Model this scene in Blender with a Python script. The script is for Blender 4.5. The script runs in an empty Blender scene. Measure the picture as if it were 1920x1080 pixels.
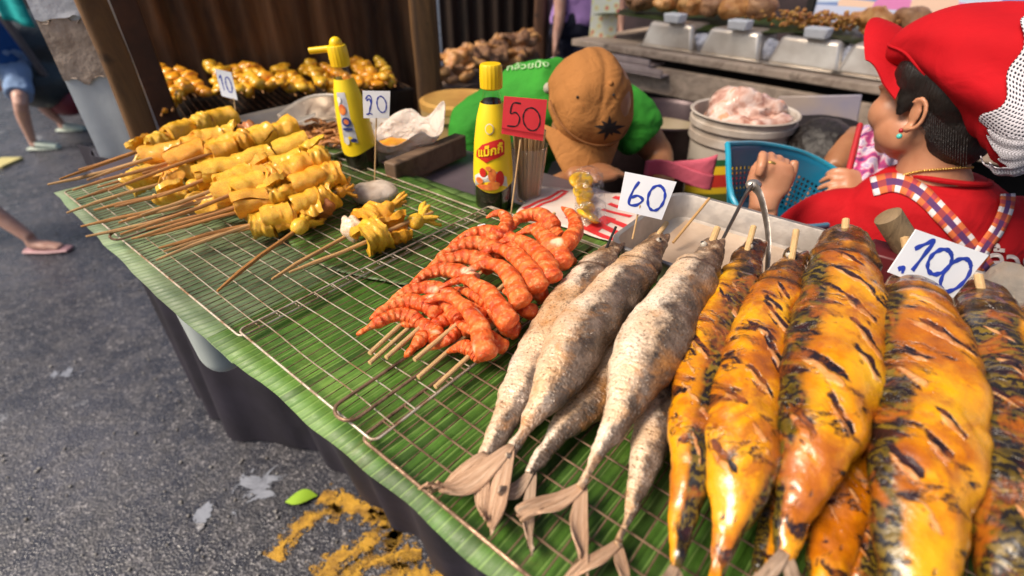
import bpy, bmesh, math, random
from mathutils import Vector, Matrix, noise
from mathutils.bvhtree import BVHTree
sc = bpy.context.scene
C = sc.collection
R = math.radians
random.seed(7)

# ------------------------------------------------------------------ camera
TH = R(34.0); FPX = 960.0; CZ = 1.4
cam_d = bpy.data.cameras.new("camera"); cam = bpy.data.objects.new("camera", cam_d); C.objects.link(cam)
cam.location = (0, 0, CZ); cam.rotation_euler = (R(90) - TH, 0, 0)
cam_d.sensor_width = 36; cam_d.lens = 18; cam_d.clip_start = 0.02; cam_d.clip_end = 400
cam_d.dof.use_dof = True; cam_d.dof.focus_distance = 0.64; cam_d.dof.aperture_fstop = 3.2
sc.camera = cam
# ------------------------------------------------------------------ sky, sun, exposure
w = bpy.data.worlds.new("World"); sc.world = w; w.use_nodes = True
nt = w.node_tree; bg = nt.nodes['Background']
sky = nt.nodes.new('ShaderNodeTexSky'); sky.sky_type = 'NISHITA'; sky.sun_disc = False
SUN_EL, SUN_AZ = R(50), R(-112)       # azimuth measured from +Y towards +X
sky.sun_elevation = SUN_EL; sky.sun_rotation = SUN_AZ; sky.air_density = 1.0; sky.dust_density = 4.0
nt.links.new(sky.outputs[0], bg.inputs[0]); bg.inputs[1].default_value = 0.09
sd = bpy.data.lights.new("sun", 'SUN'); sd.energy = 3.7; sd.angle = R(24); sd.color = (1.0, 0.86, 0.70)
sun = bpy.data.objects.new("sun", sd); C.objects.link(sun)
sdir = Vector((math.sin(SUN_AZ) * math.cos(SUN_EL), math.cos(SUN_AZ) * math.cos(SUN_EL), math.sin(SUN_EL)))
sun.rotation_euler = sdir.to_track_quat('Z', 'Y').to_euler()
sc.view_settings.view_transform = 'Standard'; sc.view_settings.look = 'None'
sc.view_settings.exposure = 0.40; sc.view_settings.gamma = 1.0

# ------------------------------------------------------------------ picture <-> world
def ray(px, py):
    u = px - 960.0; v = 540.0 - py
    return Vector((u, FPX * math.cos(TH) + v * math.sin(TH), -(FPX * math.sin(TH) - v * math.cos(TH))))
def at(px, py, z):
    r = ray(px, py); t = (z - CZ) / r.z
    return Vector((r.x * t, r.y * t, z))
def aty(px, py, y):
    r = ray(px, py); t = y / r.y
    return Vector((r.x * t, y, CZ + r.z * t))
def mpp(p): return (p.y * math.cos(TH) + (CZ - p.z) * math.sin(TH)) / FPX
E1 = Vector((-.772, .635, 0)).normalized(); E2 = Vector((.635, .772, 0)).normalized()
O0 = Vector((0, .2, 0))
def st(s, t, z): return O0 + E1 * s + E2 * t + Vector((0, 0, z))
def tos(p): q = Vector((p[0], p[1], 0)) - O0; return q.dot(E1), q.dot(E2)
TOP = 1.0

# ------------------------------------------------------------------ mesh builder
class MB:
    def __init__(s): s.v = []; s.f = []; s.uv = []; s.mi = []; s.m = 0; s.att = []
    def vert(s, p, a=0.0): s.v.append(tuple(p)); s.att.append(a); return len(s.v) - 1
    def face(s, ids, uvs=None):
        s.f.append(tuple(ids)); s.uv.append(uvs or [(0, 0)] * len(ids)); s.mi.append(s.m)
    def box(s, c, size, rot=None, taper=1.0):
        c = Vector(c); rot = rot or Matrix.Identity(3); ids = []
        for dz in (-1, 1):
            k = 1.0 if dz < 0 else taper
            for dx, dy in ((-1, -1), (1, -1), (1, 1), (-1, 1)):
                ids.append(s.vert(c + rot @ Vector((dx * size[0] / 2 * k, dy * size[1] / 2 * k, dz * size[2] / 2))))
        q = [(0, 0), (1, 0), (1, 1), (0, 1)]
        for f in ((3, 2, 1, 0), (4, 5, 6, 7), (0, 1, 5, 4), (1, 2, 6, 5), (2, 3, 7, 6), (3, 0, 4, 7)):
            s.face([ids[i] for i in f], q)
    def loft(s, pts, rad, n=12, sec=None, up=(0, 0, 1), caps=True, roll=0.0, att=None, flat=1.0):
        """pts centres, rad = list of r or (rw, rh); sec(i, a) -> multiplier; att(u, a) -> stored value"""
        pts = [Vector(p) for p in pts]; N = len(pts); up = Vector(up); rings = []
        L = [0.0]
        for i in range(1, N): L.append(L[-1] + (pts[i] - pts[i - 1]).length)
        prev = None
        for i in range(N):
            T = (pts[min(i + 1, N - 1)] - pts[max(i - 1, 0)]).normalized()
            if prev is None:
                S = T.cross(up)
                if S.length < 1e-4: S = T.cross(Vector((1, 0, 0)))
                S.normalize()
            else:
                S = (prev - T * prev.dot(T)).normalized()
            prev = S; U = S.cross(T).normalized()
            r = rad[i]; rw, rh = r if isinstance(r, (tuple, list)) else (r, r * flat)
            ring = []
            for k in range(n):
                a = 2 * math.pi * k / n; k2 = sec(L[i] / L[-1], a) if sec else 1.0
                d = S * (math.cos(a + roll) * rw * k2) + U * (math.sin(a + roll) * rh * k2)
                ring.append(s.vert(pts[i] + d, att(L[i] / L[-1], a + roll) if att else 0.0))
            rings.append(ring)
        for i in range(N - 1):
            for k in range(n):
                k2 = (k + 1) % n
                u0, u1 = L[i] / L[-1], L[i + 1] / L[-1]
                s.face([rings[i][k], rings[i + 1][k], rings[i + 1][k2], rings[i][k2]],
                       [(u0, k / n), (u1, k / n), (u1, (k + 1) / n), (u0, (k + 1) / n)])
        if caps:
            for ring, c, uu in ((rings[0], pts[0], 0), (rings[-1], pts[-1], 1)):
                T = (pts[0] - pts[1]) if uu == 0 else (pts[-1] - pts[-2])
                rr = rad[0] if uu == 0 else rad[-1]; rr = rr[0] if isinstance(rr, (tuple, list)) else rr
                ci = s.vert(c + T.normalized() * min(rr * .35, T.length * .5), att(uu, 1.57) if att else 0.0)
                for k in range(n):
                    k2 = (k + 1) % n
                    f = [ci, ring[k], ring[k2]] if uu == 0 else [ci, ring[k2], ring[k]]
                    s.face(f, [(uu, .5)] * 3)
        return rings
    def tube(s, pts, r, n=8, **kw): return s.loft(pts, [r] * len(pts) if not isinstance(r, (list, tuple)) else list(r), n, **kw)
    def lathe(s, prof, c=(0, 0, 0), n=24, rot=None, cap=True):
        c = Vector(c); rot = rot or Matrix.Identity(3); rings = []; N = len(prof)
        for (r, z) in prof:
            rings.append([s.vert(c + rot @ Vector((r * math.cos(2 * math.pi * k / n), r * math.sin(2 * math.pi * k / n), z))) for k in range(n)])
        for i in range(N - 1):
            for k in range(n):
                k2 = (k + 1) % n
                s.face([rings[i][k], rings[i][k2], rings[i + 1][k2], rings[i + 1][k]],
                       [(k / n, i / (N - 1)), ((k + 1) / n, i / (N - 1)), ((k + 1) / n, (i + 1) / (N - 1)), (k / n, (i + 1) / (N - 1))])
        if cap:
            s.face(list(reversed(rings[0]))); s.face(rings[-1])
    def ell(s, c, r, rot=None, n=16, m=10):
        c = Vector(c); rot = rot or Matrix.Identity(3); r = r if isinstance(r, (tuple, list)) else (r, r, r)
        top = s.vert(c + rot @ Vector((0, 0, r[2]))); bot = s.vert(c - rot @ Vector((0, 0, r[2]))); rings = []
        for i in range(1, m):
            ph = math.pi * i / m
            rings.append([s.vert(c + rot @ Vector((r[0] * math.sin(ph) * math.cos(2 * math.pi * k / n), r[1] * math.sin(ph) * math.sin(2 * math.pi * k / n), r[2] * math.cos(ph)))) for k in range(n)])
        for k in range(n):
            k2 = (k + 1) % n
            s.face([top, rings[0][k], rings[0][k2]], [(k / n, 0)] * 3); s.face([bot, rings[-1][k2], rings[-1][k]], [(k / n, 1)] * 3)
            for i in range(len(rings) - 1):
                s.face([rings[i][k], rings[i + 1][k], rings[i + 1][k2], rings[i][k2]], [(k / n, i / m), (k / n, (i + 1) / m), ((k + 1) / n, (i + 1) / m), ((k + 1) / n, i / m)])
    def sheet(s, fn, nu, nv, thick=0.0):
        def grid(off):
            g = []
            for j in range(nv + 1):
                row = []
                for i in range(nu + 1):
                    p = Vector(fn(i / nu, j / nv))
                    if off:
                        e = 1e-3
                        a = Vector(fn(min(i / nu + e, 1), j / nv)) - Vector(fn(max(i / nu - e, 0), j / nv))
                        b = Vector(fn(i / nu, min(j / nv + e, 1))) - Vector(fn(i / nu, max(j / nv - e, 0)))
                        p = p - a.cross(b).normalized() * off
                    row.append(s.vert(p))
                g.append(row)
            return g
        def uvq(i, j): return [(i / nu, j / nv), ((i + 1) / nu, j / nv), ((i + 1) / nu, (j + 1) / nv), (i / nu, (j + 1) / nv)]
        A = grid(0)
        for j in range(nv):
            for i in range(nu): s.face([A[j][i], A[j][i + 1], A[j + 1][i + 1], A[j + 1][i]], uvq(i, j))
        if thick:
            B = grid(thick)
            for j in range(nv):
                for i in range(nu): s.face([B[j][i], B[j + 1][i], B[j + 1][i + 1], B[j][i + 1]], [uvq(i, j)[q] for q in (0, 3, 2, 1)])
            for i in range(nu):
                s.face([A[0][i + 1], A[0][i], B[0][i], B[0][i + 1]], [(i / nu, 0)] * 4); s.face([A[nv][i], A[nv][i + 1], B[nv][i + 1], B[nv][i]], [(i / nu, 1)] * 4)
            for j in range(nv):
                s.face([A[j][0], A[j + 1][0], B[j + 1][0], B[j][0]], [(0, j / nv)] * 4); s.face([A[j + 1][nu], A[j][nu], B[j][nu], B[j + 1][nu]], [(1, j / nv)] * 4)
    def mesh(s, name, mats=(), smooth=True, sharp=40):
        me = bpy.data.meshes.new(name); me.from_pydata(s.v, [], s.f)
        uvl = me.uv_layers.new(name="UVMap"); flat = [c for f in s.uv for uv in f for c in uv]
        uvl.data.foreach_set('uv', flat)
        me.polygons.foreach_set('material_index', s.mi)
        if any(s.att):
            k = max(len(x) if isinstance(x, tuple) else 1 for x in s.att)
            for q, nm in enumerate(('mask', 'cut', 'char')[:k]):
                a = me.attributes.new(nm, 'FLOAT', 'POINT'); a.data.foreach_set('value', [(x[q] if isinstance(x, tuple) else (x if q == 0 else 0.0)) for x in s.att])
        for m in (mats if isinstance(mats, (list, tuple)) else [mats]): me.materials.append(m)
        me.polygons.foreach_set('use_smooth', [smooth] * len(me.polygons))
        me.update()
        if smooth and sharp: me.set_sharp_from_angle(angle=R(sharp))
        return me
    def build(s, name, mats, parent=None, bevel=0.0, smooth=True, sharp=40, sub=0, seg=2):
        me = s.mesh(name, mats, smooth, sharp)
        return put(name, me, parent, bevel, sub, seg)

def put(name, me, parent=None, bevel=0.0, sub=0, seg=2):
    o = bpy.data.objects.new(name, me); C.objects.link(o)
    if parent is not None:
        o.parent = parent
        o.matrix_parent_inverse = Matrix.LocRotScale(parent.location, parent.rotation_euler, None).inverted()
    if bevel:
        b = o.modifiers.new('b', 'BEVEL'); b.width = bevel; b.segments = seg; b.limit_method = 'ANGLE'; b.angle_limit = R(35); b.harden_normals = False
    if sub:
        m = o.modifiers.new('s', 'SUBSURF'); m.levels = sub; m.render_levels = sub
    return o
def tag(o, label, cat, group=None):
    o['label'] = label; o['category'] = cat
    if group: o['group'] = group
    return o
def thing(name, label, cat, loc=(0, 0, 0), group=None):
    o = bpy.data.objects.new(name, None); C.objects.link(o); o.location = loc; o.empty_display_size = .05
    return tag(o, label, cat, group)
def kind(o, k): o['kind'] = k; return o
def disp(me, amp, scale, seed=0.0, octaves=3, keep=None):
    """push vertices along their normals by fractal noise (real surface relief)"""
    ns = [v.normal.copy() for v in me.vertices]
    for v, n in zip(me.vertices, ns):
        a = noise.fractal(v.co * scale + Vector((seed, seed * 1.7, -seed)), 1.0, 2.0, octaves) * amp
        v.co += n * a
    me.update(); return me
def blob(mb, voxel, smooth=6, decim=None):
    """union of shapes as one continuous skin"""
    me = mb.mesh('tmp', [], True, 0); o = bpy.data.objects.new('tmp', me); C.objects.link(o)
    r = o.modifiers.new('r', 'REMESH'); r.mode = 'VOXEL'; r.voxel_size = voxel; r.use_smooth_shade = True
    if smooth:
        s = o.modifiers.new('s', 'SMOOTH'); s.iterations = smooth; s.factor = .5
    dg = bpy.context.evaluated_depsgraph_get(); dg.update()
    me2 = bpy.data.meshes.new_from_object(o.evaluated_get(dg))
    bpy.data.objects.remove(o); bpy.data.meshes.remove(me)
    me2.polygons.foreach_set('use_smooth', [True] * len(me2.polygons))
    return me2
def setmat(me, *mats):
    me.materials.clear()
    for m in mats: me.materials.append(m)
    return me
def spline(pts, n):
    """Catmull-Rom through points (tuples of any length) -> n samples"""
    P = [list(map(float, p)) for p in pts]; P = [[2 * a - b for a, b in zip(P[0], P[1])]] + P + [[2 * a - b for a, b in zip(P[-1], P[-2])]]
    out = []; segs = len(P) - 3
    for i in range(n):
        x = i / (n - 1) * segs; k = min(int(x), segs - 1); t = x - k
        a, b, c, d = P[k:k + 4]
        out.append([.5 * (2 * q1 + (q2 - q0) * t + (2 * q0 - 5 * q1 + 4 * q2 - q3) * t * t + (-q0 + 3 * q1 - 3 * q2 + q3) * t ** 3) for q0, q1, q2, q3 in zip(a, b, c, d)])
    return out

# ------------------------------------------------------------------ materials
class N:
    """tiny node-graph helper"""
    def __init__(s, name):
        s.m = bpy.data.materials.new(name); s.m.use_nodes = True; s.t = s.m.node_tree; s.b = s.t.nodes['Principled BSDF']
    def n(s, typ, **kw):
        x = s.t.nodes.new(typ)
        for k, v in kw.items():
            if k in x.inputs: s.set(x.inputs[k], v)
            else: setattr(x, k, v)
        return x
    def set(s, inp, v):
        if hasattr(v, 'links'): s.t.links.new(v, inp)
        elif isinstance(v, (tuple, list)) and len(v) == 3 and inp.type == 'RGBA': inp.default_value = (*v, 1)
        else: inp.default_value = v
    def co(s, which='Object', scale=(1, 1, 1), rot=(0, 0, 0)):
        c = s.n('ShaderNodeTexCoord'); mp = s.n('ShaderNodeMapping'); s.t.links.new(c.outputs[which], mp.inputs[0])
        mp.inputs['Scale'].default_value = scale if isinstance(scale, tuple) else (scale,) * 3; mp.inputs['Rotation'].default_value = rot
        return mp.outputs[0]
    def noise(s, scale, vec=None, detail=4, rough=.55, dist=0.0, out=0):
        x = s.n('ShaderNodeTexNoise'); x.inputs['Scale'].default_value = scale; x.inputs['Detail'].default_value = detail
        x.inputs['Roughness'].default_value = rough; x.inputs['Distortion'].default_value = dist
        s.t.links.new(vec or s.co(), x.inputs['Vector']); return x.outputs[out]
    def voro(s, scale, vec=None, feature='F1', out='Distance', rnd=1.0):
        x = s.n('ShaderNodeTexVoronoi', feature=feature); x.inputs['Scale'].default_value = scale; x.inputs['Randomness'].default_value = rnd
        s.t.links.new(vec or s.co(), x.inputs['Vector']); return x.outputs[out]
    def wave(s, scale, vec=None, dist=0., detail=2., axis='X', dscale=1.0, prof='SIN'):
        x = s.n('ShaderNodeTexWave', bands_direction=axis, wave_profile=prof); x.inputs['Scale'].default_value = scale
        x.inputs['Distortion'].default_value = dist; x.inputs['Detail'].default_value = detail; x.inputs['Detail Scale'].default_value = dscale
        s.t.links.new(vec or s.co(), x.inputs['Vector']); return x.outputs['Fac']
    def ramp(s, fac, stops, mode='LINEAR'):
        x = s.n('ShaderNodeValToRGB'); x.color_ramp.interpolation = mode; e = x.color_ramp.elements
        while len(e) < len(stops): e.new(.5)
        for i, (p, c) in enumerate(stops):
            e[i].position = p; c = (c, c, c) if isinstance(c, (int, float)) else c; e[i].color = (*c, 1)
        s.t.links.new(fac, x.inputs[0]); return x.outputs[0]
    def mix(s, fac, a, b, mode='MIX'):
        x = s.n('ShaderNodeMix', data_type='RGBA', blend_type=mode); s.set(x.inputs[0], fac); s.set(x.inputs[6], a); s.set(x.inputs[7], b); return x.outputs[2]
    def math(s, op, a, b=0.0, c=None, clamp=False):
        x = s.n('ShaderNodeMath', operation=op, use_clamp=clamp); s.set(x.inputs[0], a); s.set(x.inputs[1], b)
        if c is not None: s.set(x.inputs[2], c)
        return x.outputs[0]
    def attr(s, name='mask'): return s.n('ShaderNodeAttribute', attribute_name=name).outputs['Fac']
    def bump(s, h, dist=.001, strength=1.0, prev=None):
        x = s.n('ShaderNodeBump'); x.inputs['Distance'].default_value = dist; x.inputs['Strength'].default_value = strength
        s.t.links.new(h, x.inputs['Height'])
        if prev: s.t.links.new(prev, x.inputs['Normal'])
        return x.outputs[0]
    def out(s, col=None, rough=None, bump=None, **kw):
        if col is not None: s.set(s.b.inputs['Base Color'], col)
        if rough is not None: s.set(s.b.inputs['Roughness'], rough)
        if bump is not None: s.t.links.new(bump, s.b.inputs['Normal'])
        for k, v in kw.items(): s.set(s.b.inputs[k.replace('_', ' ')], v)
        return s.m

def simple(name, a, b=None, scale=20, rough=.5, bump=.0005, bscale=None, detail=4, coord='Object', lo=.35, hi=.65, vec=None, **kw):
    n = N(name); b = b or tuple(x * .75 for x in a)
    v = n.co(coord, vec or 1.0); f = n.noise(scale, v, detail)
    col = n.ramp(f, [(lo, b), (hi, a)])
    bm = n.bump(n.noise(bscale or scale * 3, v, 5), bump) if bump else None
    return n.out(col, rough, bm, **kw)
# ------------------------------------------------------------------ materials of the place
def m_asphalt():
    n = N('asphalt'); v = n.co('Object')
    big = n.noise(1.6, v, 5, .6); mid = n.noise(14, v, 4)
    sp = n.voro(150, v, out='Color'); sv = n.n('ShaderNodeSeparateColor'); n.t.links.new(sp, sv.inputs[0])
    base = n.ramp(big, [(.3, (.016, .017, .024)), (.5, (.034, .036, .048)), (.72, (.072, .074, .094))])
    base = n.mix(n.ramp(mid, [(.45, 0), (.62, .55)]), base, (.05, .048, .053))
    peb = n.math('MULTIPLY', n.ramp(sv.outputs[0], [(.62, 0), (.9, .4), (.98, 1)]), n.ramp(mid, [(.35, .25), (.6, 1)]))
    col = n.mix(n.math('MULTIPLY', peb, .55), base, n.ramp(sv.outputs[1], [(0, (.26, .25, .27)), (1, (.5, .48, .5))]))
    spill = n.ramp(n.noise(2.6, v, 6, .6, .9), [(.64, 0), (.70, .5)])
    col = n.mix(spill, col, (.36, .38, .42))
    d = n.voro(150, v); b1 = n.bump(d, .0022, .9); b2 = n.bump(n.noise(30, v, 5, .65), .006, .6, b1)
    rg = n.ramp(n.noise(7, v, 5, .7), [(.35, .15), (.6, .45)])
    return n.out(col, rg, b2, Specular_IOR_Level=.6)
def m_leaf(name, hue=(.062, .15, .018), tint=(.16, .27, .055)):
    n = N(name); a = n.attr(); o = n.co()
    ux = n.n('ShaderNodeSeparateXYZ'); n.t.links.new(n.co('UV'), ux.inputs[0]); u = ux.outputs[0]
    n1 = n.noise(6, o, 5, .65)
    wob = n.math('ADD', u, n.math('MULTIPLY', n.noise(9, o, 3), .5))
    fr = n.math('FRACT', wob)
    cell = n.n('ShaderNodeTexWhiteNoise', noise_dimensions='1D'); n.t.links.new(n.math('FLOOR', wob), cell.inputs['W'])
    col = n.ramp(n1, [(.3, tuple(c * .5 for c in hue)), (.48, hue), (.72, tint)])
    col = n.mix(1.0, col, n.ramp(cell.outputs[0], [(0, .62), (1, 1.25)]), 'MULTIPLY')
    fine = n.ramp(n.noise(1.0, n.co('UV', (9, 1.5, 1)), 3, .6), [(.3, .75), (.7, 1.2)])
    col = n.mix(1.0, col, fine, 'MULTIPLY')
    col = n.mix(n.math('MULTIPLY', a, 1.0, clamp=True), col, n.ramp(n.noise(14, o, 4), [(.35, (.15, .23, .12)), (.65, (.27, .35, .20))]))
    vein = n.ramp(fr, [(.0, .0), (.06, .65), (.13, 0), (.86, 0), (.93, -.0), (.99, .3)])
    col = n.mix(vein, col, (.24, .36, .10))
    dk = n.ramp(fr, [(.12, 0), (.2, .35), (.4, 0)]); col = n.mix(dk, col, (.012, .03, .006))
    br = n.ramp(n.noise(10, o, 5, .7, .6), [(.58, 0), (.74, .7)]); col = n.mix(br, col, (.085, .075, .018)); bd = n.ramp(n.noise(3.5, o, 4, .6, .4), [(.35, .55), (.6, 1.15)]); col = n.mix(1.0, col, bd, 'MULTIPLY')
    h = n.math('ABSOLUTE', n.math('SUBTRACT', fr, .5)); b = n.bump(h, .0018, .8); b = n.bump(n.noise(1.0, n.co('UV', (7, 2, 1)), 3), .0012, .6, b)
    b = n.bump(n.noise(26, o, 3), .003, .5, b)
    return n.out(col, n.ramp(n.noise(18, o, 4, .7), [(.35, .34), (.65, .6)]), b, Specular_IOR_Level=.45)
def m_wire(name, c1=(.42, .30, .22), c2=(.10, .05, .025)):
    n = N(name); f = n.noise(38, n.co(), 4, .65)
    return n.out(n.ramp(f, [(.36, c2), (.58, c1)]), n.ramp(f, [(.4, .75), (.6, .33)]), n.bump(n.noise(300, n.co(), 3), .0006), Metallic=.45)
def m_fish_silver():
    n = N('salted_silver_skin'); o = n.co(); uv = n.co('UV'); a = n.attr()
    n1 = n.noise(14, o, 5, .6); n2 = n.noise(40, o, 5, .6)
    belly = n.ramp(n1, [(.32, (.46, .22, .08)), (.42, (.66, .44, .26)), (.53, (.74, .54, .37)), (.68, (.86, .72, .57))])
    back = n.ramp(n2, [(.3, (.030, .022, .018)), (.5, (.11, .078, .058)), (.7, (.30, .22, .17))])
    am = n.math('ADD', n.math('ADD', a, n.math('MULTIPLY', n.math('SUBTRACT', n1, .5), 1.1)), n.math('MULTIPLY', n.math('SUBTRACT', n.noise(90, o, 5, .75), .5), 1.1))
    col = n.mix(n.ramp(am, [(.50, 0), (.82, 1)]), belly, back)
    toast = n.ramp(n.noise(15, o, 4, .7, .5), [(.52, 0), (.68, .85)])
    col = n.mix(toast, col, (.46, .20, .05))
    ux = n.n('ShaderNodeSeparateXYZ'); n.t.links.new(uv, ux.inputs[0])
    head = n.ramp(n.math('ADD', ux.outputs[0], n.math('MULTIPLY', n.math('SUBTRACT', n2, .5), .35)), [(.08, 1), (.23, 0)])
    col = n.mix(n.math('MULTIPLY', head, .85), col, n.ramp(n.noise(70, o, 4, .7), [(.38, (.03, .015, .010)), (.52, (.20, .10, .045)), (.68, (.62, .44, .28))]))
    gl = n.ramp(n.math('ADD', ux.outputs[0], n.math('MULTIPLY', n.math('SUBTRACT', n1, .5), .05)), [(.188, 0), (.199, .9), (.212, 0)]); col = n.mix(gl, col, (.06, .025, .012))
    salt = n.ramp(n.noise(420, o, 2, .6), [(.66, 0), (.74, .5)])
    dark = n.ramp(n.noise(330, o, 2, .6), [(.57, 0), (.66, .75)])
    col = n.mix(salt, col, (.84, .78, .70)); col = n.mix(dark, col, (.16, .085, .04))
    sc_ = n.voro(1, n.co('UV', (95, 60, 1)), 'F1')
    tail = n.ramp(ux.outputs[0], [(.45, 0), (.7, 1)])
    rib = n.wave(11, n.co('UV', (2.0, .5, 1)), 3, 2, 'X', 2)
    h = n.math('ADD', n.math('MULTIPLY', sc_, .25), n.math('MULTIPLY', n.noise(420, o, 2), .8))
    b = n.bump(h, .0016, .9); b = n.bump(n.math('MULTIPLY', rib, tail), .0005, .35, b)
    b = n.bump(n.noise(28, o, 4), .005, .6, b)
    return n.out(col, n.ramp(n.noise(90, o, 4), [(.35, .22), (.65, .55)]), b, Metallic=.12, Specular_IOR_Level=.6)
def m_fish_gold():
    n = N('turmeric_glazed_skin'); o = n.co(); uv = n.co('UV'); a = n.attr()
    n1 = n.noise(16, o, 5, .6); n2 = n.noise(55, o, 4, .6)
    gold = n.ramp(n1, [(.3, (.22, .045, .003)), (.42, (.46, .13, .003)), (.55, (.74, .31, .003)), (.8, (.82, .46, .012))])
    # mackerel back: olive with dark wavy bars
    bars = n.wave(9.5, n.co('UV', (1.2, .5, 1)), 9.5, 4, 'X', 3.4)
    olive = n.ramp(n2, [(.35, (.05, .034, .005)), (.65, (.20, .13, .014))])
    back = n.mix(n.ramp(bars, [(.42, .0), (.6, .97)]), olive, (.012, .009, .008))
    am = n.math('ADD', a, n.math('MULTIPLY', n.math('SUBTRACT', n1, .5), .8))
    col = n.mix(n.ramp(am, [(.70, 0), (.92, .55)]), gold, (.24, .065, .005)); col = n.mix(n.ramp(am, [(.90, 0), (1.02, 1)]), col, back)
    # slanting knife cuts: pale flesh ridge with char beside it
    # cooked patches
    ch = n.noise(1.0, n.co('UV', (19, 4.2, 1), (0, 0, .1)), 5, .65, .5)
    chm = n.ramp(n.math('MAXIMUM', n.math('ADD', n.attr('char'), n.math('MULTIPLY', n.math('SUBTRACT', n2, .5), 1.3)), n.math('MULTIPLY', n.math('SUBTRACT', ch, .41), 2.6)), [(.40, 0), (.56, 1)])
    cutsel = n.ramp(n.math('ADD', n.attr('cut'), n.math('MULTIPLY', n.math('SUBTRACT', n.noise(70, o, 3), .5), .8)), [(.42, 0), (.58, 1)])
    col = n.mix(n.math('MULTIPLY', cutsel, .8), col, n.ramp(n2, [(.3, (.55, .17, .03)), (.7, (.76, .44, .20))]))
    col = n.mix(chm, col, n.ramp(n2, [(.42, (.010, .006, .007)), (.66, (.045, .012, .010)), (.8, (.20, .05, .010))]))
    brn = n.ramp(n.noise(24, o, 6, .7, .8), [(.50, 0), (.62, .8)])
    col = n.mix(brn, col, (.40, .105, .008))
    ux = n.n('ShaderNodeSeparateXYZ'); n.t.links.new(uv, ux.inputs[0])
    hd = n.ramp(n.math('ADD', ux.outputs[0], n.math('MULTIPLY', n.math('SUBTRACT', n2, .5), .22)), [(.15, 1), (.24, 0)])
    col = n.mix(n.math('MULTIPLY', hd, .95), col, n.ramp(n.noise(60, o, 5, .7), [(.40, (.012, .008, .006)), (.54, (.09, .035, .008)), (.64, (.34, .14, .018)), (.76, (.60, .34, .07))]))
    gl = n.ramp(n.math('ADD', ux.outputs[0], n.math('MULTIPLY', n.math('SUBTRACT', n1, .5), .05)), [(.185, 0), (.198, .95), (.214, 0)]); col = n.mix(gl, col, (.02, .01, .006))
    h = n.math('ADD', n.math('MULTIPLY', cutsel, .8), n.math('MULTIPLY', chm, -.7))
    b = n.bump(h, .0016, .8); b = n.bump(n.noise(60, o, 5, .65), .0024, .7, b); b = n.bump(n.noise(260, o, 3), .0006, .5, b)
    return n.out(col, n.ramp(n.noise(70, o, 4), [(.35, .16), (.7, .42)]), b, Coat_Weight=.55, Coat_Roughness=.12, Subsurface_Weight=.0)
def m_squid(name='turmeric_squid', o1=(.95, .42, .006), o2=(.97, .62, .04), o3=(.80, .25, .005)):
    n = N(name); o = n.co('Object')
    oi = n.n('ShaderNodeObjectInfo'); off = n.n('ShaderNodeVectorMath', operation='SCALE'); n.t.links.new(oi.outputs['Location'], off.inputs[0]); off.inputs['Scale'].default_value = 3.0
    add = n.n('ShaderNodeVectorMath', operation='ADD'); n.t.links.new(o, add.inputs[0]); n.t.links.new(off.outputs[0], add.inputs[1]); o = add.outputs[0]
    f = n.noise(38, o, 4, .6, .4)
    col = n.ramp(f, [(.3, o3), (.42, o1), (.6, o2), (.78, tuple(min(1, c * 1.05 + .03) for c in o2))])
    gx = n.n('ShaderNodeSeparateXYZ'); n.t.links.new(n.co('Generated'), gx.inputs[0]); en = n.math('MULTIPLY', n.math('ABSOLUTE', n.math('SUBTRACT', gx.outputs[0], .5)), 2.0)
    edge = n.ramp(n.math('ADD', n.noise(70, o, 5, .7), n.math('MULTIPLY', n.math('POWER', en, 5.0), .16)), [(.61, 0), (.74, .65)])
    hv = n.ramp(oi.outputs['Random'], [(0, (1, .80, .75)), (.5, (1, 1, 1)), (1, (1, 1.12, 1.4))]); col = n.mix(1.0, col, hv, 'MULTIPLY')
    col = n.mix(edge, col, (.42, .13, .01))
    b = n.bump(n.noise(80, o, 4, .6), .0022, .7)
    return n.out(col, n.ramp(f, [(.3, .25), (.7, .42)]), b, Coat_Weight=.5, Coat_Roughness=.15)
def m_prawn():
    n = N('battered_prawn'); o = n.co(); uv = n.co('UV')
    f = n.noise(60, o, 5, .65, .3)
    col = n.ramp(f, [(.3, (.42, .030, .006)), (.45, (.76, .10, .012)), (.6, (.86, .20, .035)), (.78, (.92, .42, .16))])
    seg = n.wave(1.0, n.co('UV', (3.2, 0, 1)), .8, 2, 'X', 2)
    col = n.mix(n.ramp(seg, [(.05, .55), (.3, 0)]), col, (.62, .07, .01))
    cr = n.ramp(n.noise(240, o, 3, .7), [(.55, 0), (.68, .55)]); col = n.mix(cr, col, (.95, .55, .28))
    wh = n.ramp(n.noise(24, o, 2), [(.66, 0), (.72, .8)]); col = n.mix(wh, col, (.90, .66, .44))
    b = n.bump(seg, .002, .8); b = n.bump(n.noise(170, o, 5, .7), .0025, 1.0, b)
    return n.out(col, n.ramp(f, [(.3, .3), (.7, .55)]), b, Subsurface_Weight=.1, Subsurface_Radius=(.008, .002, .001), Subsurface_Scale=.5)
def m_cloth(name, c, dark=.75, weave=900, rough=.85, fold=None):
    n = N(name); o = n.co()
    col = n.ramp(n.noise(7, o, 4), [(.3, tuple(x * dark for x in c)), (.7, c)])
    b = n.bump(n.noise(weave, o, 2), .0004, .5); b = n.bump(n.noise(fold or 14, o, 3, .5, .8), .010, .7, b)
    return n.out(col, rough, b, Specular_IOR_Level=.25)
def m_skin(name, c=(.50, .25, .15)):
    n = N(name); o = n.co()
    col = n.ramp(n.noise(26, o, 4), [(.3, (c[0] * .82, c[1] * .72, c[2] * .68)), (.7, c)])
    return n.out(col, .42, n.bump(n.noise(500, o, 3), .0003, .5), Subsurface_Weight=.1, Subsurface_Radius=(.01, .004, .002), Subsurface_Scale=.5)
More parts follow.
